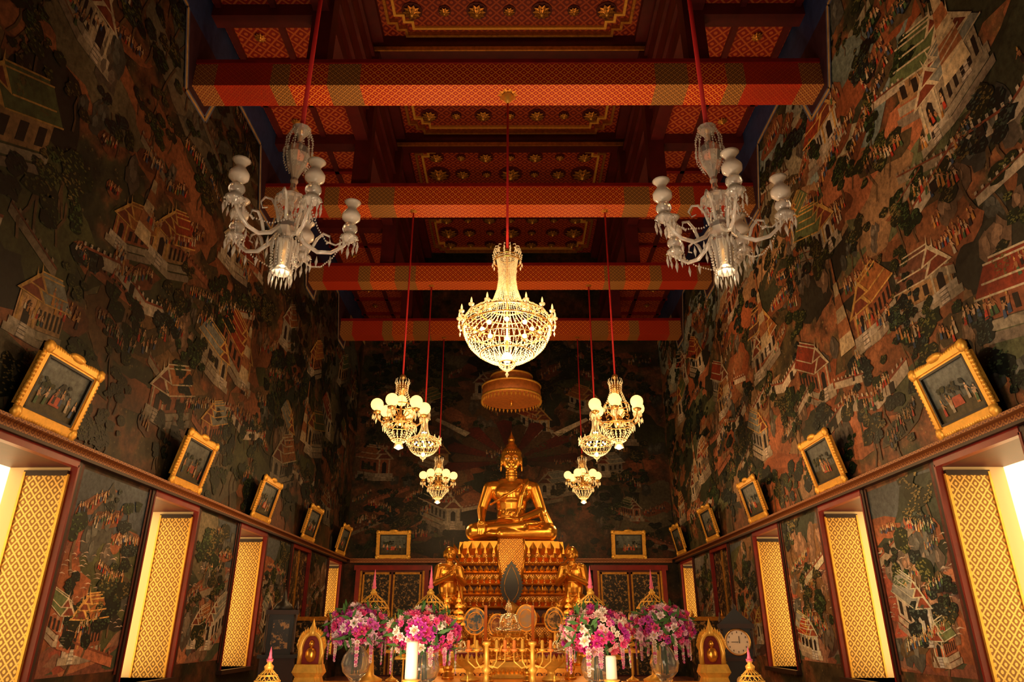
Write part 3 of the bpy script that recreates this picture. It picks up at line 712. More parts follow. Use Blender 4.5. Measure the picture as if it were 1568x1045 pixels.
for z0,r,h in((7.1,1.0,.50),(7.62,.72,.34)):
    b.lathe([(r*.97,z0),(r,z0),(r*.98,z0+h),(r*.55,z0+h+.14),(.02,z0+h+.2)],(0,0,0),36,'cloth')
    b.lathe([(r*.95,z0+.02),(.02,z0+.06)],(0,0,0),36,'cloth')
    for i in range(44):
        a=2*pi*i/44; b.octa((r*math.cos(a),r*math.sin(a),z0-.04),.035,.1,'goldb')
    b.lathe([(r*1.01,z0+.05),(r*1.02,z0+.09),(r*1.01,z0+.12)],(0,0,0),36,'goldb')
    b.lathe([(r*1.0,z0+h-.06),(r*1.02,z0+h-.03),(r*1.0,z0+h)],(0,0,0),36,'goldb')
b.lathe([(.2,8.1),(.12,8.2),(.08,8.3),(.04,8.5),(.01,8.8)],(0,0,0),16,'gold')
b.tube([(0,0,7.2),(0,0,6.9)],.05,'gold'); b.tube([(0,0,8.7),(0,0,ZB0-1.5)],.015,'rope'); b.tube([(0,0,ZB0-1.5),(0,.1,ZB0-1.5)],.02,'rope')
b.obj('ceremonial_parasol',(.03,22.3,1.5))
def disc():
    b=MB(); g='gold'
    b.ell((0,.12,.32),(.30,.26,.22),g)
    for s_ in(-1,1):
        b.cap((s_*.15,.1,.32),.18,(s_*.22,-.40,.18),.13,g); b.cap((s_*.22,-.38,.12),.11,(s_*.16,.35,.10),.08,g); b.ell((s_*.15,.42,.08),(.07,.14,.06),g)
        b.cap((s_*.27,.02,1.08),.11,(s_*.37,-.06,.74),.085,g); b.cap((s_*.37,-.06,.74),.08,(s_*.06,-.33,.90),.05,g)
        b.ell((s_*.025,-.36,.98),(.022,.05,.085),g,10)
        for i in range(4): b.cap((s_*.02,-.40+.027*i,1.03),.013,(s_*.014,-.40+.025*i,1.15-.01*abs(i-1)),.010,g,6)
        b.cap((s_*.02,-.31,.99),.014,(s_*.015,-.28,1.06),.011,g,6)
        b.ell((s_*.155,.0,1.42),(.02,.04,.09),g,8); b.ell((s_*.06,-.145,1.44),(.04,.02,.015),g,8)
    b.ell((0,.06,.62),(.24,.19,.3),g); b.ell((0,.03,.95),(.30,.19,.25),g); b.cap((-.22,.02,1.1),.11,(.22,.02,1.1),.11,g)
    b.cap((0,.02,1.1),.10,(0,0,1.3),.085,g); b.ell((0,0,1.44),(.15,.165,.19),g); b.ell((0,-.04,1.36),(.11,.12,.1),g); b.cap((0,-.155,1.45),.013,(0,-.18,1.39),.02,g,6)
    b.ell((0,-.14,1.335),(.045,.025,.012),g,8)
    b.tube([(-.34,-.0,.8),(-.1,-.2,.95),(.12,-.17,1.12),(.2,0,1.22)],.022,g)
    b.cap((.3,.08,1.0),.08,(.42,.12,.3),.05,g)
    return b
dm=remesh(disc(),'disciple_body',.014,3)
for s_ in(-1,1):
    o=put(dm,'disciple_statue',(s_*1.68+.02,19.8,1.84),(0,0,s_*-.45),1.08)
    b=MB(); b.loft([redent(.48,.5,.07,0),redent(.48,.5,.07,.2),redent(.40,.44,.07,.3),redent(.40,.44,.07,1.5),redent(.50,.53,.07,1.6),redent(.50,.53,.07,1.7),redent(.44,.48,.07,1.72),redent(.44,.48,.07,1.83)],'mosaic')
    petals(b,.44,.46,1.5,.2,.06,'gold',.12); b.obj('statue_plinth',(s_*1.68+.02,19.8,0))

# ---------------- chandeliers ----------------
def ring(b,r,z,t,mat,n=28): b.tube([(r*math.cos(2*pi*i/n),r*math.sin(2*pi*i/n),z) for i in range(n+1)],t,mat,6)
def P3(r,a,z): return (r*math.cos(a),r*math.sin(a),z)
def basket(name,loc,s,rope_top,ns=40,nb=1.0):
    b=MB()
    b.tube([(0,0,0),(0,0,(rope_top-loc[2])/s)],.022/s,'rope',8)
    b.lathe([(.03,.06),(.06,.03),(.03,0),(.05,-.04),(.02,-.1),(.02,-1.9)],(0,0,0),10,'brass')
    ring(b,.20,-.10,.012,'brass'); ring(b,.24,-.2,.012,'brass')
    for i in range(14):
        a=2*pi*i/14
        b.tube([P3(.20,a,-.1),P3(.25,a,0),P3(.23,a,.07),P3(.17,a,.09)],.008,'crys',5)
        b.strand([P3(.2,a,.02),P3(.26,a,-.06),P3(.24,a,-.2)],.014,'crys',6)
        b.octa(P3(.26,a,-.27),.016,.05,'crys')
    cr=[(.19,-.12),(.155,-.35),(.15,-.55),(.175,-.75),(.24,-.95),(.31,-1.08)]
    for i in range(ns):
        a=2*pi*i/ns
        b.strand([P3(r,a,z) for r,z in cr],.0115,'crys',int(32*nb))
    ring(b,.31,-1.09,.014,'brass'); ring(b,.45,-1.2,.012,'brass')
    for i in range(ns):
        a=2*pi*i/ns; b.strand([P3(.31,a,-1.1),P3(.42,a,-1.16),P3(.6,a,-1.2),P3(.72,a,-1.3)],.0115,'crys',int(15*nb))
    ring(b,.72,-1.32,.014,'brass',40); ring(b,.76,-1.5,.014,'brass',40)
    for q in((.66,-1.76),(.45,-1.97)): ring(b,q[0],q[1],.01,'brass',36)
    bk=[(.74,-1.5),(.72,-1.64),(.64,-1.8),(.5,-1.94),(.32,-2.05),(.12,-2.11)]
    for i in range(int(ns*1.15)):
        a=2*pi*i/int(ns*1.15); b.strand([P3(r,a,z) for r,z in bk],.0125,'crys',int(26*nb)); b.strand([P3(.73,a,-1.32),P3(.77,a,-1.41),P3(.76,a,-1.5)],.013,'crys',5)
    n=16
    for i in range(n):
        a=2*pi*i/n
        b.tube([P3(.55,a,-1.3),P3(.7,a,-1.42),P3(.8,a,-1.42),P3(.82,a,-1.33)],.012,'brass',6)
        b.lathe([(.01,0),(.045,.02),(.05,.05),(.03,.05)],P3(.82,a,-1.34),8,'crys')
        b.lathe([(.014,0),(.018,.03),(.013,.07),(.002,.11)],P3(.82,a,-1.28),8,'globe')
        a2=a+pi/n
        b.strand([P3(.82,a,-1.36),P3(.83,a2,-1.46),P3(.82,a+2*pi/n,-1.36)],.014,'crys',12)
        b.octa(P3(.83,a2,-1.52),.018,.05,'crys'); b.octa(P3(.82,a,-1.44),.02,.06,'crys')
    for i in range(8):
        a=2*pi*i/8; b.ell(P3(.42,a,-1.5),.04,'bulb',8)
    for i in range(4):
        a=2*pi*i/4; b.ell(P3(.09,a,-.95),.03,'bulb',8)
    ring(b,.12,-2.11,.014,'brass',16)
    for i in range(10):
        a=2*pi*i/10; b.strand([P3(.12,a,-2.11),P3(.14,a,-2.17),P3(.02,a,-2.26)],.014,'crys',6)
    b.ell((0,0,-2.02),.09,'bulb',12); b.octa((0,0,-2.32),.03,.06,'crys')
    return b.obj(name,loc,sc=s)
def globes(name,loc,s,rope_top,na=6,rot=.3):
    b=MB()
    b.tube([(0,0,0),(0,0,(rope_top-loc[2])/s)],.02/s,'rope',8)
    b.lathe([(.02,.1),(.07,.05),(.05,0),(.02,-.05),(.05,-.1),(.11,-.18),(.12,-.28),(.06,-.36),(.03,-.42),(.05,-.5),(.025,-.56),(.03,-.8),(.09,-.86),(.12,-.92),(.07,-1.0),(.03,-1.05)],(0,0,0),14,'brass')
    for i in range(14):
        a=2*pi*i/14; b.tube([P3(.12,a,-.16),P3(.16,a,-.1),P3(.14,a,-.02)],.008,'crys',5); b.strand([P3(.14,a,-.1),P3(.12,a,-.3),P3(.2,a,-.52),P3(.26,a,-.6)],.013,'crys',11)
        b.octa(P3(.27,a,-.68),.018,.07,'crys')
    ring(b,.26,-.61,.012,'brass',20)
    for i in range(na):
        a=2*pi*i/na+rot
        b.tube([P3(.06,a,-.9),P3(.2,a,-1.02),P3(.36,a,-1.02),P3(.48,a,-.92),P3(.5,a,-.82)],[.02,.018,.016,.014,.014],'brass',6)
        b.tube([P3(.1,a,-.85),P3(.2,a,-.76),P3(.28,a,-.8),P3(.26,a,-.88),P3(.21,a,-.86)],.012,'brass',5)
        b.lathe([(.02,0),(.08,.03),(.09,.06),(.04,.06),(.04,.1)],P3(.5,a,-.84),12,'brass')
        b.ell(P3(.5,a,-.63),.135,'globe',16)
        for j in range(8):
            c=2*pi*j/8; p=P3(.5,a,-.84); b.octa((p[0]+.08*math.cos(c),p[1]+.08*math.sin(c),p[2]-.06),.016,.06,'crys')
        b.strand([P3(.5,a,-.86),P3(.38,a,-1.0),P3(.24,a,-.98)],.013,'crys',9)
        b.octa(P3(.5,a,-.98),.02,.07,'crys')
    b.ell((0,0,-.50),.12,'globe',14)
    for i in range(20):
        a=2*pi*i/20; b.strand([P3(.34,a,-1.04),P3(.27,a,-1.2),P3(.15,a,-1.36),P3(.05,a,-1.44)],.013,'crys',10); b.octa(P3(.35,a,-1.12),.014,.06,'crys')
    ring(b,.34,-1.03,.012,'brass',24); ring(b,.16,-1.36,.012,'brass',16)
    b.ell((0,0,-1.5),.06,'bulb',10); b.lathe([(.05,-1.42),(.09,-1.46),(.10,-1.52),(.07,-1.53)],(0,0,0),12,'crys')
    return b.obj(name,loc,sc=s)
def glassarm(name,loc,rope_top,rot):
    b=MB(); g='glassw'
    b.tube([(0,0,.0),(0,0,rope_top-loc[2])],.028,'rope',8)
    b.lathe([(.04,.05),(.05,.0),(.03,-.03)],(0,0,0),10,'brass'); b.tube([(0,0,0),(0,0,-1.45)],.012,'brass',6)
    b.lathe([(.03,-.02),(.09,.02),(.11,.03),(.09,-.02),(.04,-.08),(.03,-.16),(.06,-.2),(.13,-.27),(.14,-.36),(.11,-.48),(.06,-.58),(.035,-.66),(.045,-.7),(.03,-.74),(.04,-.8),(.13,-.9),(.17,-.93),(.16,-.95),(.06,-.92),(.03,-.98),(.045,-1.04),(.03,-1.1),(.04,-1.16),(.08,-1.22),(.11,-1.27),(.12,-1.33),(.07,-1.4),(.05,-1.46)],(0,0,0),10,g,False)
    for i in range(12):
        a=2*pi*i/12
        b.strand([P3(.1,a,.0),P3(.15,a,-.14),P3(.15,a,-.26)],.012,g,8); b.octa(P3(.16,a,-.32),.016,.05,g)
        b.strand([P3(.15,a,-.26),P3(.16,a,-.4),P3(.1,a,-.56)],.010,g,9)
        b.octa(P3(.17,a,-1.01),.016,.08,g); b.strand([P3(.17,a,-.94),P3(.1,a,-1.1),P3(.12,a,-1.24)],.011,g,9)
    na=5
    for i in range(na):
        a=2*pi*i/na+rot
        pts=[(.1,-1.32),(.2,-1.46),(.34,-1.54),(.48,-1.52),(.6,-1.42),(.66,-1.33)]
        b.tube([P3(r,a,z) for r,z in pts],[.026,.026,.024,.022,.02,.018],g,8)
        sc=[(.10,-1.25),(.14,-1.08),(.2,-.98),(.27,-.97),(.31,-1.04),(.28,-1.11),(.23,-1.09)]
        b.tube([P3(r,a+pi/na,z) for r,z in sc],[.02,.018,.016,.014,.012,.01,.006],g,6)
        sc=[(.28,-1.5),(.32,-1.38),(.38,-1.30),(.45,-1.32),(.46,-1.39),(.42,-1.42)]
        b.tube([P3(r,a,z) for r,z in sc],[.018,.018,.016,.014,.012,.008],g,6)
        c=P3(.66,a,0)
        cc=(c[0],c[1],-1.34)
        b.lathe([(.02,-.02),(.085,.02),(.10,.05),(.09,.05),(.03,.03),(.025,.08),(.06,.10)],cc,16,g)
        b.lathe([(.03,.09),(.07,.12),(.085,.15),(.08,.19),(.045,.225)],cc,16,g)
        b.lathe([(.03,.225),(.05,.24),(.10,.29),(.105,.34),(.075,.39),(.05,.42),(.05,.45),(.075,.49),(.095,.51),(.088,.512),(.045,.46)],cc,16,'opal')
        for j in range(10):
            t=2*pi*j/10; x=cc[0]+.10*math.cos(t); y=cc[1]+.10*math.sin(t)
            b.octa((x,y,cc[2]+.015),.012,.016,g); b.octa((x,y,cc[2]-.07),.016,.065,g)
        b.octa((cc[0],cc[1],cc[2]-.15),.02,.08,g)
        for (rr,zz) in((.22,-1.58),(.34,-1.66),(.48,-1.63)): b.octa(P3(rr,a,zz),.017,.075,g)
        a2=a+2*pi/na
        p=Vector(P3(.62,a,-1.34)); q=Vector(P3(.62,a2,-1.34)); mid=(p+q)/2; mid.z-=.22
        b.strand([p,p.lerp(mid,.5)-Vector((0,0,.05)),mid,q.lerp(mid,.5)-Vector((0,0,.05)),q],.010,g,30)
    b.lathe([(.10,-1.46),(.11,-1.5),(.095,-1.56),(.09,-1.8),(.105,-1.86),(.10,-1.86),(.083,-1.8),(.085,-1.5)],(0,0,0),18,g)
    for i in range(14):
        a=2*pi*i/14; b.octa(P3(.14,a,-1.56),.014,.08,g); b.octa(P3(.115,a,-1.93),.013,.08,g); b.strand([P3(.14,a,-1.45),P3(.13,a,-1.7),P3(.11,a,-1.86)],.010,g,12)
    b.ell((0,0,-1.80),(.028,.028,.045),'bulb',10); b.tube([(0,0,-1.74),(0,0,-1.4)],.02,'brass')
    return b.obj(name,loc)
CX=2.35
basket('crystal_chandelier',(0,10.46,7.52),.97,ZB0)
for s_ in(-1,1):
    glassarm('glass_arm_chandelier',(s_*CX,6.46,6.83),ZB0,.35 if s_<0 else .9)
    globes('globe_chandelier',(s_*CX,14.46,6.62),1.03,ZB0)
    basket('crystal_chandelier',(s_*CX,18.46,7.0),.57,ZB0,24,.6)
    globes('globe_chandelier',(s_*CX,22.46,6.72),.98,ZB0,6,.1)
b=MB(); rosette(b,0,10.46,ZB0,.2); b.lathe([(.1,0),(.12,-.05),(.05,-.12),(.03,-.2)],(0,10.46,ZB0),14,'goldb')
for s_ in(-1,1):
    for y in(6.46,14.46,18.46,22.46): rosette(b,s_*CX,y,ZB0,.1)
b.obj('trim_beam_rosettes')

# ---------------- altar ----------------
def table(name,x0,x1,y0,y1,z,mt='mosaic'):
    b=MB(); b.box2((x0,y0,z-.06),(x1,y1,z),'gold'); b.box2((x0+.04,y0+.04,z-.22),(x1-.04,y1-.04,z-.06),mt)
    for xx in(x0+.08,x1-.08):
        for yy in(y0+.08,y1-.08): b.lathe([(.05,0),(.07,.06),(.04,.12),(.045,z*.5),(.07,z-.3),(.07,z-.2)],(xx,yy,0),10,'gold')
    n=int((x1-x0)/.14)
    for i in range(n): xx=x0+.07+i*(x1-x0-.14)/max(1,n-1); b.octa((xx,y0+.03,z-.26),.04,.07,'gold')
    return b.obj(name)
table('altar_table',-1.5,1.6,7.9,9.78,.8)
table('altar_table',-2.95,-1.6,9.8,11.4,.78); table('altar_table',1.7,3.1,9.8,11.4,.78)
table('altar_table',-1.35,1.4,9.9,11.2,.86)
table('altar_table',-1.3,1.35,11.4,12.9,.95)
table('altar_table',-1.6,1.6,14.2,16.2,1.1)
table('altar_table',-2.9,-2.1,7.6,8.5,.75); table('altar_table',2.2,3.0,7.6,8.5,.75)
PINK=[(.80,.07,.26),(.88,.24,.42),(.65,.03,.28),(.92,.48,.52),(.9,.68,.58),(.92,.80,.68),(.6,.05,.40),(.85,.12,.20)]
def flower(b,p,nr,r,col,rr):
    q=Vector(nr).to_track_quat('Z','Y').to_matrix(); p=Vector(p)
    for ringi,(n,ra,el,ba) in enumerate(((7,1,.25,0),(6,.72,.5,.4),(4,.42,.7,.2))):
        c=tuple(min(1,k*(1.05-.2*ringi)) for k in col)
        for i in range(n):
            a=2*pi*i/n+ba; w=pi/n*1.15
            def Q(rad,an,h): return p+q@Vector((rad*r*math.cos(an),rad*r*math.sin(an),h*r))
            b.add([Q(.08,a,0),Q(ra*.65,a-w,el*.6),Q(ra,a,el*1.1),Q(ra*.65,a+w,el*.6)],[(0,1,2,3)],'petal',False,c)
    b.ell(p+q@Vector((0,0,.2*r)),r*.14,'petal',5,None,(.8,.5,.08))
def bouquet(loc,rb,ztop,seed,purple):
    r=random.Random(seed); b=MB()
    vh=ztop
    b.lathe([(.10,0),(.13,.01),(.06,.05),(.09,.10),(.17,.18),(.20,.28),(.17,.38),(.09,vh-.04),(.12,vh),(.11,vh),(.08,vh-.04),(.15,.38),(.18,.28),(.15,.19),(.05,.12),(.001,.11)],(0,0,0),22,'vase')
    for i in range(14): a=r.uniform(0,2*pi); b.tube([(.05*math.cos(a),.05*math.sin(a),.14),(.03*math.cos(a),.03*math.sin(a),vh),(.15*math.cos(a),.15*math.sin(a),vh+.12)],.006,'petal',4,(.05,.14,.03))
    c=Vector((0,0,vh+rb*.55))
    b.ell(c,(rb*.8,rb*.8,rb*.55),'petal',12,None,(.04,.07,.02))
    pal=PINK if not purple else [(.55,.05,.38),(.88,.55,.7),(.8,.10,.3),(.7,.12,.48),(.92,.74,.76),(.75,.06,.24)]
    for i in range(230):
        z=1-2*(i+.5)/230; a=i*2.39996; s_=math.sqrt(1-z*z)
        if z<-.75: continue
        n=Vector((s_*math.cos(a),s_*math.sin(a),z)); k=r.uniform(.86,1.12)
        p=c+Vector((n.x*rb*k,n.y*rb*k,n.z*rb*.68*k))
        if r.random()<.16:
            q=n.to_track_quat('Z','Y').to_matrix(); u=r.uniform(0,6)
            for j in range(3):
                t=u+j*2; d=q@Vector((math.cos(t),math.sin(t),.6)); e=q@Vector((-math.sin(t),math.cos(t),0))
                b.add([p,p+d*.06+e*.025,p+d*.14,p+d*.06-e*.025],[(0,1,2,3)],'petal',False,(.05,.13,.03))
        else: flower(b,p,n+Vector((r.uniform(-.3,.3),r.uniform(-.3,.3),r.uniform(-.3,.3))),rb*r.uniform(.12,.21),r.choice(pal),r)
    for i in range(9):
        a=2*pi*i/9+r.uniform(-.2,.2); L=r.uniform(.12,.26)
        pts=[c+Vector((rb*.8*math.cos(a),rb*.8*math.sin(a),-.1)),c+Vector((rb*.98*math.cos(a),rb*.98*math.sin(a),-.18)),c+Vector((rb*1.0*math.cos(a),rb*1.0*math.sin(a),-.2-L))]
        b.tube(pts,.004,'petal',4,(.08,.16,.04))
        for j in range(8):
            p=pts[1].lerp(pts[2],j/7); flower(b,p,(math.cos(a),math.sin(a),r.uniform(-.4,.4)),.04-.002*j,r.choice([(.85,.7,.6),(.75,.15,.38),(.8,.4,.5)]),r)
    b.obj('flower_bouquet',loc)
bouquet((-.95,8.85,.803),.37,.45,1,False); bouquet((1.08,8.85,.803),.37,.45,2,False)
bouquet((-2.03,10.3,.783),.38,.52,3,True); bouquet((2.14,10.3,.783),.38,.52,4,True)
def dome(name,loc,zb,r,hd,tip):
    b=MB()
    b.lathe([(r*.8,0),(r*.85,.04),(r*.35,.1),(r*.22,zb*.5),(r*.3,zb-.12),(r*.85,zb-.05),(r*1.05,zb),(r*1.02,zb+.02),(r*.9,zb+.02)],(0,0,0),20,'goldb')
    pr=[(1.0,0),(1.02,.15),(.95,.35),(.78,.55),(.52,.74),(.28,.88),(.12,.97),(.08,1.0)]
    b.lathe([(r*.93*a,zb+.02+hd*z) for a,z in pr],(0,0,0),20,'dwood')
    def S(t):
        for i in range(len(pr)-1):
            if pr[i][1]<=t<=pr[i+1][1]:
                k=(t-pr[i][1])/(pr[i+1][1]-pr[i][1]); return pr[i][0]*(1-k)+pr[i+1][0]*k
        return .08
    n=14
    for i in range(n):
        for d in(-1,1):
            b.tube([P3(r*S(t/10),2*pi*i/n+d*1.3*t/10,zb+.02+hd*t/10) for t in range(11)],.006,'goldb',4)
    for t in(0,.35,.62): ring(b,r*S(t)*1.01,zb+.02+hd*t,.010,'goldb',22)
    zt=zb+.02+hd
    b.lathe([(.045,zt-.02),(.05,zt+.01),(.02,zt+.04),(.035,zt+.06)],(0,0,0),12,'goldb')
    b.lathe([(.03,zt+.05),(.038,zt+.08),(.022,zt+.3*tip),(.028,zt+.35*tip),(.014,zt+.6*tip),(.016,zt+.64*tip),(.002,zt+tip)],(0,0,0),10,'pinkwax')
    b.obj(name,loc)
dome('offering_dome',(-.97,9.52,.803),.80,.22,.30,.34); dome('offering_dome',(1.1,9.52,.803),.80,.22,.30,.34)
dome('offering_dome',(-2.0,11.05,.783),.86,.25,.33,.34); dome('offering_dome',(2.18,11.05,.783),.86,.25,.33,.34)
dome('offering_dome',(-2.46,8.0,.753),.15,.13,.20,.2); dome('offering_dome',(2.58,8.0,.753),.15,.13,.20,.2)
def candle(loc,ztop,r,mt='white',stick=.2):
    b=MB(); b.lathe([(r*1.5,0),(r*1.6,.02),(r*.6,.05),(r*.5,stick-.05),(r*1.5,stick-.01),(r*1.4,stick)],(0,0,0),14,'goldb')
    b.lathe([(r*1.0,stick),(r*.97,ztop-.02),(r*.85,ztop),(r*.3,ztop-.01)],(0,0,0),16,mt); b.tube([(0,0,ztop-.01),(.004,0,ztop+.03)],.004,'black',4)
    b.obj('altar_candle',loc)
candle((-.98,8.1,.803),.57,.066); candle((1.14,8.1,.803),.43,.058)
for x in(-.33,.40): candle((x,11.55,.953),.88,.024,'orwax',.3)
for x in(-.85,.92): candle((x,12.2,.953),.62,.022,'orwax',.3)
for x in(-.48,.60):
    b=MB(); b.lathe([(.12,0),(.13,.02),(.05,.07),(.05,.12),(.16,.2),(.19,.26),(.2,.27)],(0,0,0),20,'goldb'); b.lathe([(.17,.26),(.19,.33),(.16,.34),(.001,.345)],(0,0,0),20,'red')
    for i in range(18): a=2*pi*i/18; b.octa(P3(.195,a,.28),.025,.05,'goldb')
    for i in range(16): a=i*2.4; rr=.04*math.sqrt(i); flower(b,(rr*math.cos(a),rr*math.sin(a),.37),(0,0,1),.035,R.choice([(.8,.7,.5),(.7,.1,.05),(.8,.5,.1)]),R)
    b.obj('offering_bowl',(x,10.15,.863))
b=MB()
for a,z0,z1 in((.55,0,.10),(.48,.10,.16),(.42,.16,.26),(.36,.26,.32),(.30,.32,.42),(.25,.42,.48)):
    b.loft([redent(a,a*.8,.04,z0),redent(a+.03,a*.8+.03,.04,(z0+z1)/2),redent(a-.02,a*.8-.02,.04,z1)],'goldb')
    petals(b,a,a*.8,z0+.01,.08,.04,'gold',.07)
b.obj('tiered_altar_stand',(.02,12.3,.953))
me2=bud.copy(); me2.materials.clear(); me2.materials.append(M['silverg'])
put(me2,'small_buddha_statue',(.02,12.3,1.436),(0,0,0),.15)
put(bud,'small_buddha_statue',(.02,10.75,1.07),(0,0,0),.12)
b=MB(); b.loft([redent(.26,.2,.03,0),redent(.22,.16,.03,.08),redent(.25,.18,.03,.14),redent(.2,.14,.03,.205)],'goldb'); petals(b,.22,.16,.05,.08,.04,'gold',.06); b.obj('statuette_base',(.02,10.75,.863))
for x in(-.72,.78):
    put(me2,'small_buddha_statue',(x,11.6,1.16),(0,0,0),.085)
    b=MB(); b.loft([redent(.16,.12,.02,0),redent(.12,.09,.02,.08),redent(.15,.11,.02,.14),redent(.13,.1,.02,.205)],'goldb'); b.obj('statuette_base',(x,11.6,.953))
def umb(p,s):
    b=MB(); b.lathe([(.10,0),(.11,.03),(.03,.07),(.015,.1),(.012,.95)],(0,0,0),10,'goldb')
    for i in range(5): r_=.15-.025*i; z_=.45+.11*i; b.lathe([(r_,z_),(r_*.98,z_+.04),(.01,z_+.09)],(0,0,0),16,'goldb')
    b.lathe([(.012,.98),(.02,1.0),(.002,1.1)],(0,0,0),8,'goldb'); b.obj('gilt_tiered_umbrella',p,sc=s)
for x in(-1.25,-1.0,1.2,1.42): umb((x,14.6+.2*abs(x),1.103),1)
for x in(-1.28,1.38): umb((x,9.55,.803),.75)
for x in(-1.68,1.84): umb((x,11.2,.783),.85)
def reliq(loc,s):
    b=MB(); b.lathe([(.12,0),(.12,.04),(.09,.06),(.10,.1),(.07,.12),(.09,.16),(.10,.2),(.08,.27),(.04,.31),(.045,.34),(.025,.36),(.03,.39),(.015,.42),(.018,.45),(.002,.6)],(0,0,0),14,'gold'); b.obj('gilt_reliquary',loc,sc=s)
for p,s in(((-.8,10.5,.863),.7),((.88,10.5,.863),.7),((-.22,10.05,.863),.5),((.28,10.05,.863),.5),((-1.15,10.5,.863),.8),((1.2,10.6,.863),.8),((-1.12,12.4,.953),1.1),((1.18,12.4,.953),1.1),((-.4,8.4,.803),.45),((.55,8.4,.803),.45)): reliq(p,s)
def candelabra(loc):
    b=MB(); b.lathe([(.12,0),(.13,.03),(.04,.08),(.03,.2),(.06,.24),(.03,.28),(.025,.5),(.05,.52),(.05,.55)],(0,0,0),12,'goldb')
    for d in(-1,1):
        for q in(.12,.22):
            b.tube([(0,0,.3),(d*q*.6,0,.26),(d*q,0,.33),(d*q,0,.44)],.012,'goldb'); b.lathe([(.01,.43),(.04,.45),(.04,.47),(.02,.47),(.02,.56),(.003,.57)],(d*q,0,0),10,'orwax' if q>.2 else 'goldb')
    b.obj('gilt_candelabra',loc)
candelabra((-.22,9.1,.803)); candelabra((.33,9.1,.803))
def fan(loc,h,rx,rz,col,nm='ceremonial_fan'):
    t=NT('fan_'+nm); v,x,y,z=t.pos(False); f=t.noise(v,12,4); t.set(t.ramp(f,[(.45,col),(.6,(.5,.33,.12))]),.6); M['f'+str(h)]=t.mat
    b=MB(); b.lathe([(.16,0),(.17,.04),(.03,.1),(.02,h-rz)],(0,0,0),10,'goldb')
    n=28; pts=[(rx*math.sin(2*pi*i/n),h+rz*math.cos(2*pi*i/n)*(1.12 if math.cos(2*pi*i/n)>0 else 1)) for i in range(n)]
    vs=[(x,-.015,z) for x,z in pts]+[(x,.015,z) for x,z in pts]
    b.add(vs,[tuple(range(n)),tuple(range(2*n-1,n-1,-1))]+[(i,n+i,n+(i+1)%n,(i+1)%n) for i in range(n)],'f'+str(h))
    b.tube([(x,0,z) for x,z in pts+[pts[0]]],.022,'goldb'); b.tube([(x*.7,-.02,h+(z-h)*.7) for x,z in pts+[pts[0]]],.01,'goldb'); b.obj(nm,loc)
fan((-.70,15.5,1.103),.52,.23,.24,(.03,.11,.22)); fan((.36,15.5,1.103),.58,.21,.24,(.36,.33,.28)); fan((.95,15.5,1.103),.55,.2,.22,(.06,.05,.04)); fan((-.25,15.8,1.103),.45,.18,.2,(.2,.06,.03))
for x in(-2.72,2.86):
    b=MB(); b.loft([redent(.2,.16,.03,0),redent(.17,.13,.03,.1),redent(.21,.17,.03,.16),redent(.18,.14,.03,.26)],'goldb')
    n=16; arc=[(.15*math.cos(pi*i/n),.40+.26*math.sin(pi*i/n)**.8) for i in range(n+1)]
    b.tube([(.15,0,.26)]+[(a,0,c) for a,c in arc]+[(-.15,0,.26)],.035,'goldb',8)
    for a,c in arc[1:-1]: b.octa((a*1.28,0,c+.03),.025,.06,'goldb')
    b.lathe([(.06,.62),(.05,.68),(.002,.85)],(0,0,0),8,'goldb'); b.box((0,.05,.44),(.26,.02,.36),'red'); b.ell((0,0,.38),(.08,.06,.10),'gold',10); b.ell((0,0,.52),(.04,.04,.05),'gold',8)
    b.obj('gilt_shrine',(x,10.55,.783))
def clock(loc,rz):
    b=MB(); k='black'
    b.box((0,0,.12),(.62,.42,.24),k); b.box((0,0,.27),(.54,.36,.06),'dwood'); b.box((0,0,.62),(.44,.3,.66),k); b.box((0,0,.98),(.54,.36,.06),'dwood'); b.box((0,0,1.25),(.56,.34,.5),k)
    for s_ in(-1,1):
        for yy in(-.16,.16): b.lathe([(.03,0),(.04,.04),(.025,.1),(.03,.2),(.022,.35),(.035,.45),(.03,.48)],(s_*.27,yy,1.0),8,'dwood'); b.lathe([(.03,1.6),(.035,1.64),(.01,1.7),(.003,1.78)],(s_*.27,yy,0),8,'dwood')
    b.box((0,0,1.54),(.64,.42,.08),'dwood')
    b.add([(-.3,-.19,1.58),(.3,-.19,1.58),(.12,-.19,1.74),(0,-.19,1.86),(-.12,-.19,1.74),(-.3,.1,1.58),(.3,.1,1.58),(.12,.1,1.74),(0,.1,1.86),(-.12,.1,1.74)],[(0,1,2,3,4),(9,8,7,6,5),(0,5,6,1),(1,6,7,2),(2,7,8,3),(3,8,9,4),(4,9,5,0)],k)
    b.lathe([(.04,1.82),(.05,1.88),(.01,1.94),(.003,2.02)],(0,-.05,0),8,'dwood')
    q=Euler((pi/2,0,0)).to_matrix()
    b.lathe([(.225,0),(.235,.03),(.2,.045),(.2,.03)],(0,-.17,1.27),28,'brass',True,q); b.lathe([(.2,0),(.2,.034),(.001,.035)],(0,-.17,1.27),28,'white',False,q)
    for i in range(12): a=2*pi*i/12; b.box((.165*math.sin(a),-.208,1.27+.165*math.cos(a)),(.012,.006,.03),k)
    b.box((.03,-.21,1.31),(.012,.006,.12),k); b.box((-.05,-.212,1.27),(.12,.006,.01),k)
    b.lathe([(.09,0),(.09,.02),(.001,.02)],(0,-.16,.62),16,'brass',False,q)
    b.obj('pedestal_clock',loc,(0,0,rz))
clock((4.25,14.0,0),-.25)
b=MB()
b.box((0,0,.5),(.6,.45,1.0),'dwood'); b.box((0,0,1.03),(.7,.52,.06),'black'); b.box((0,0,1.4),(.46,.34,.7),'black'); b.box((0,0,1.78),(.58,.42,.08),'dwood')
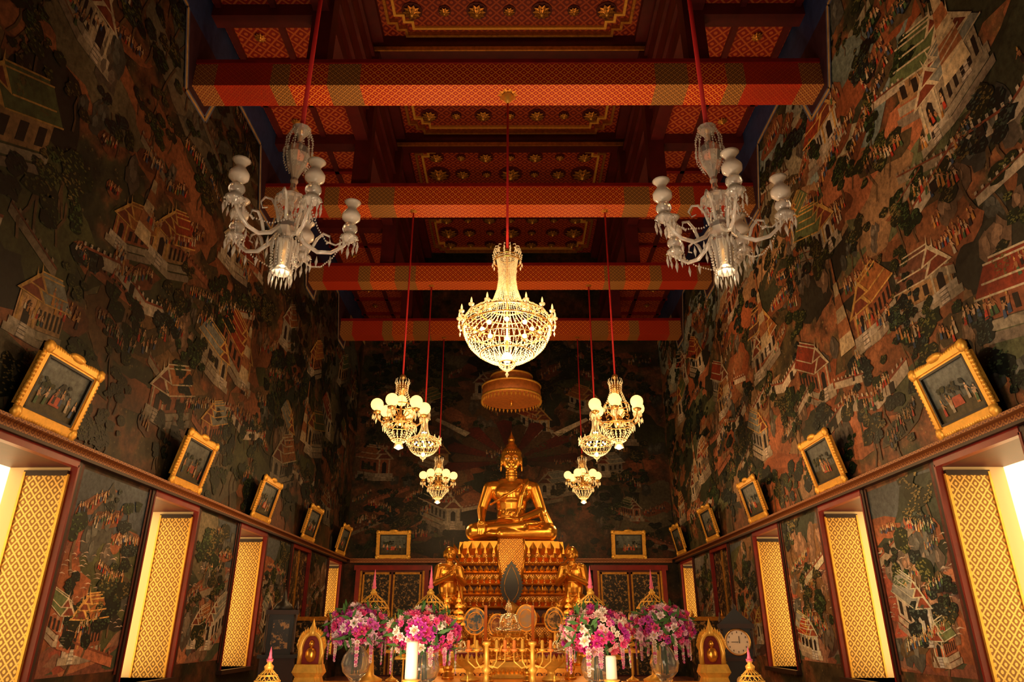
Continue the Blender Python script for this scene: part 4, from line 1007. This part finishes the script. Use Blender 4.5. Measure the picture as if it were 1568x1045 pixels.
for s_ in(-1,1): b.lathe([(.03,1.06),(.04,1.12),(.02,1.2),(.03,1.4),(.02,1.6),(.035,1.74)],(s_*.25,-.19,0),8,'dwood'); b.lathe([(.03,1.82),(.04,1.87),(.002,2.0)],(s_*.25,0,0),8,'dwood')
b.lathe([(.2,1.82),(.14,1.92),(.06,1.98),(.05,2.04),(.002,2.2)],(0,0,0),12,'black'); b.box((0,-.18,1.4),(.3,.02,.5),'door')
b.obj('carved_cabinet',(-4.25,14.0,0),(0,0,.25))
for s_ in(-1,1):
    b=MB(); b.box((0,0,.9),(.9,.5,1.6),'door'); b.box((0,0,1.74),(1.0,.58,.1),'goldd'); b.box((0,0,.1),(1.0,.56,.2),'dwood')
    for i in(-1,1): b.box((i*.22,-.26,.9),(.38,.02,1.4),'door'); b.lathe([(.03,0),(.05,.05),(.02,.1),(.002,.2)],(i*.4,0,1.79),8,'goldd')
    b.obj('lacquer_cabinet',(s_*5.3,20.0,0))

# ---------------- lights ----------------
def light(ty,name,loc,e,col,size=.15,rot=None,**k):
    l=bpy.data.lights.new(name,ty); l.energy=e; l.color=col
    if ty in('POINT','SPOT'): l.shadow_soft_size=size
    if ty=='AREA': l.size=size
    for a,c in k.items(): setattr(l,a,c)
    o=bpy.data.objects.new(name,l); o.location=loc; bpy.context.scene.collection.objects.link(o)
    if rot: o.rotation_euler=rot
    return o
warm=(1,.58,.24)
light('POINT','chandelier_lamp',(0,10.46,5.85),420,warm,.3)
for s_ in(-1,1):
    light('POINT','chandelier_lamp',(s_*CX,14.46,5.0),190,warm,.2)
    light('POINT','chandelier_lamp',(s_*CX,18.46,6.05),75,warm,.15)
    light('POINT','chandelier_lamp',(s_*CX,22.46,5.1),120,warm,.2)
def aim(o,t):
    d=Vector(t)-o.location; o.rotation_euler=d.to_track_quat('-Z','Y').to_euler()
o=light('SPOT','added_altar_spot',(0,13.5,2.6),600,(1,.62,.25),.2,spot_size=.58,spot_blend=.7); aim(o,(0,22,4.9))  # spot without a fixture, added so the gilt statue has light to reflect
o=light('AREA','added_fill',(0,13.5,.5),300,(1,.5,.2),1.2); aim(o,(0,12.0,12))  # unseen area lamp added near the floor to fill ceiling and beams
o=light('AREA','added_fill',(-1.5,6,.4),270,(1,.72,.45),1.6); aim(o,(6,11,7.0))  # added low fill, brightens the right wall
o=light('AREA','added_fill',(1.5,6,.4),65,(1,.66,.36),1.6); aim(o,(-6,12,6.5))  # added low fill, weaker, for the left wall
o=light('AREA','added_fill',(0,3.5,2.2),140,(1,.76,.48),2.5); aim(o,(0,10,1.2))  # added front fill for altar, flowers and pier murals
w=bpy.data.worlds.new('world'); bpy.context.scene.world=w; w.use_nodes=True; w.node_tree.nodes['Background'].inputs[0].default_value=(1,.8,.55,1); w.node_tree.nodes['Background'].inputs[1].default_value=.3
c=bpy.data.cameras.new('camera'); co=bpy.data.objects.new('camera',c); bpy.context.scene.collection.objects.link(co)
c.sensor_width=36; c.lens=24.3; co.location=(.11,0,1.5); co.rotation_euler=(math.radians(90+22.6),0,math.radians(.16)); c.clip_end=200
bpy.context.scene.camera=co
bpy.context.scene.view_settings.view_transform='Standard'
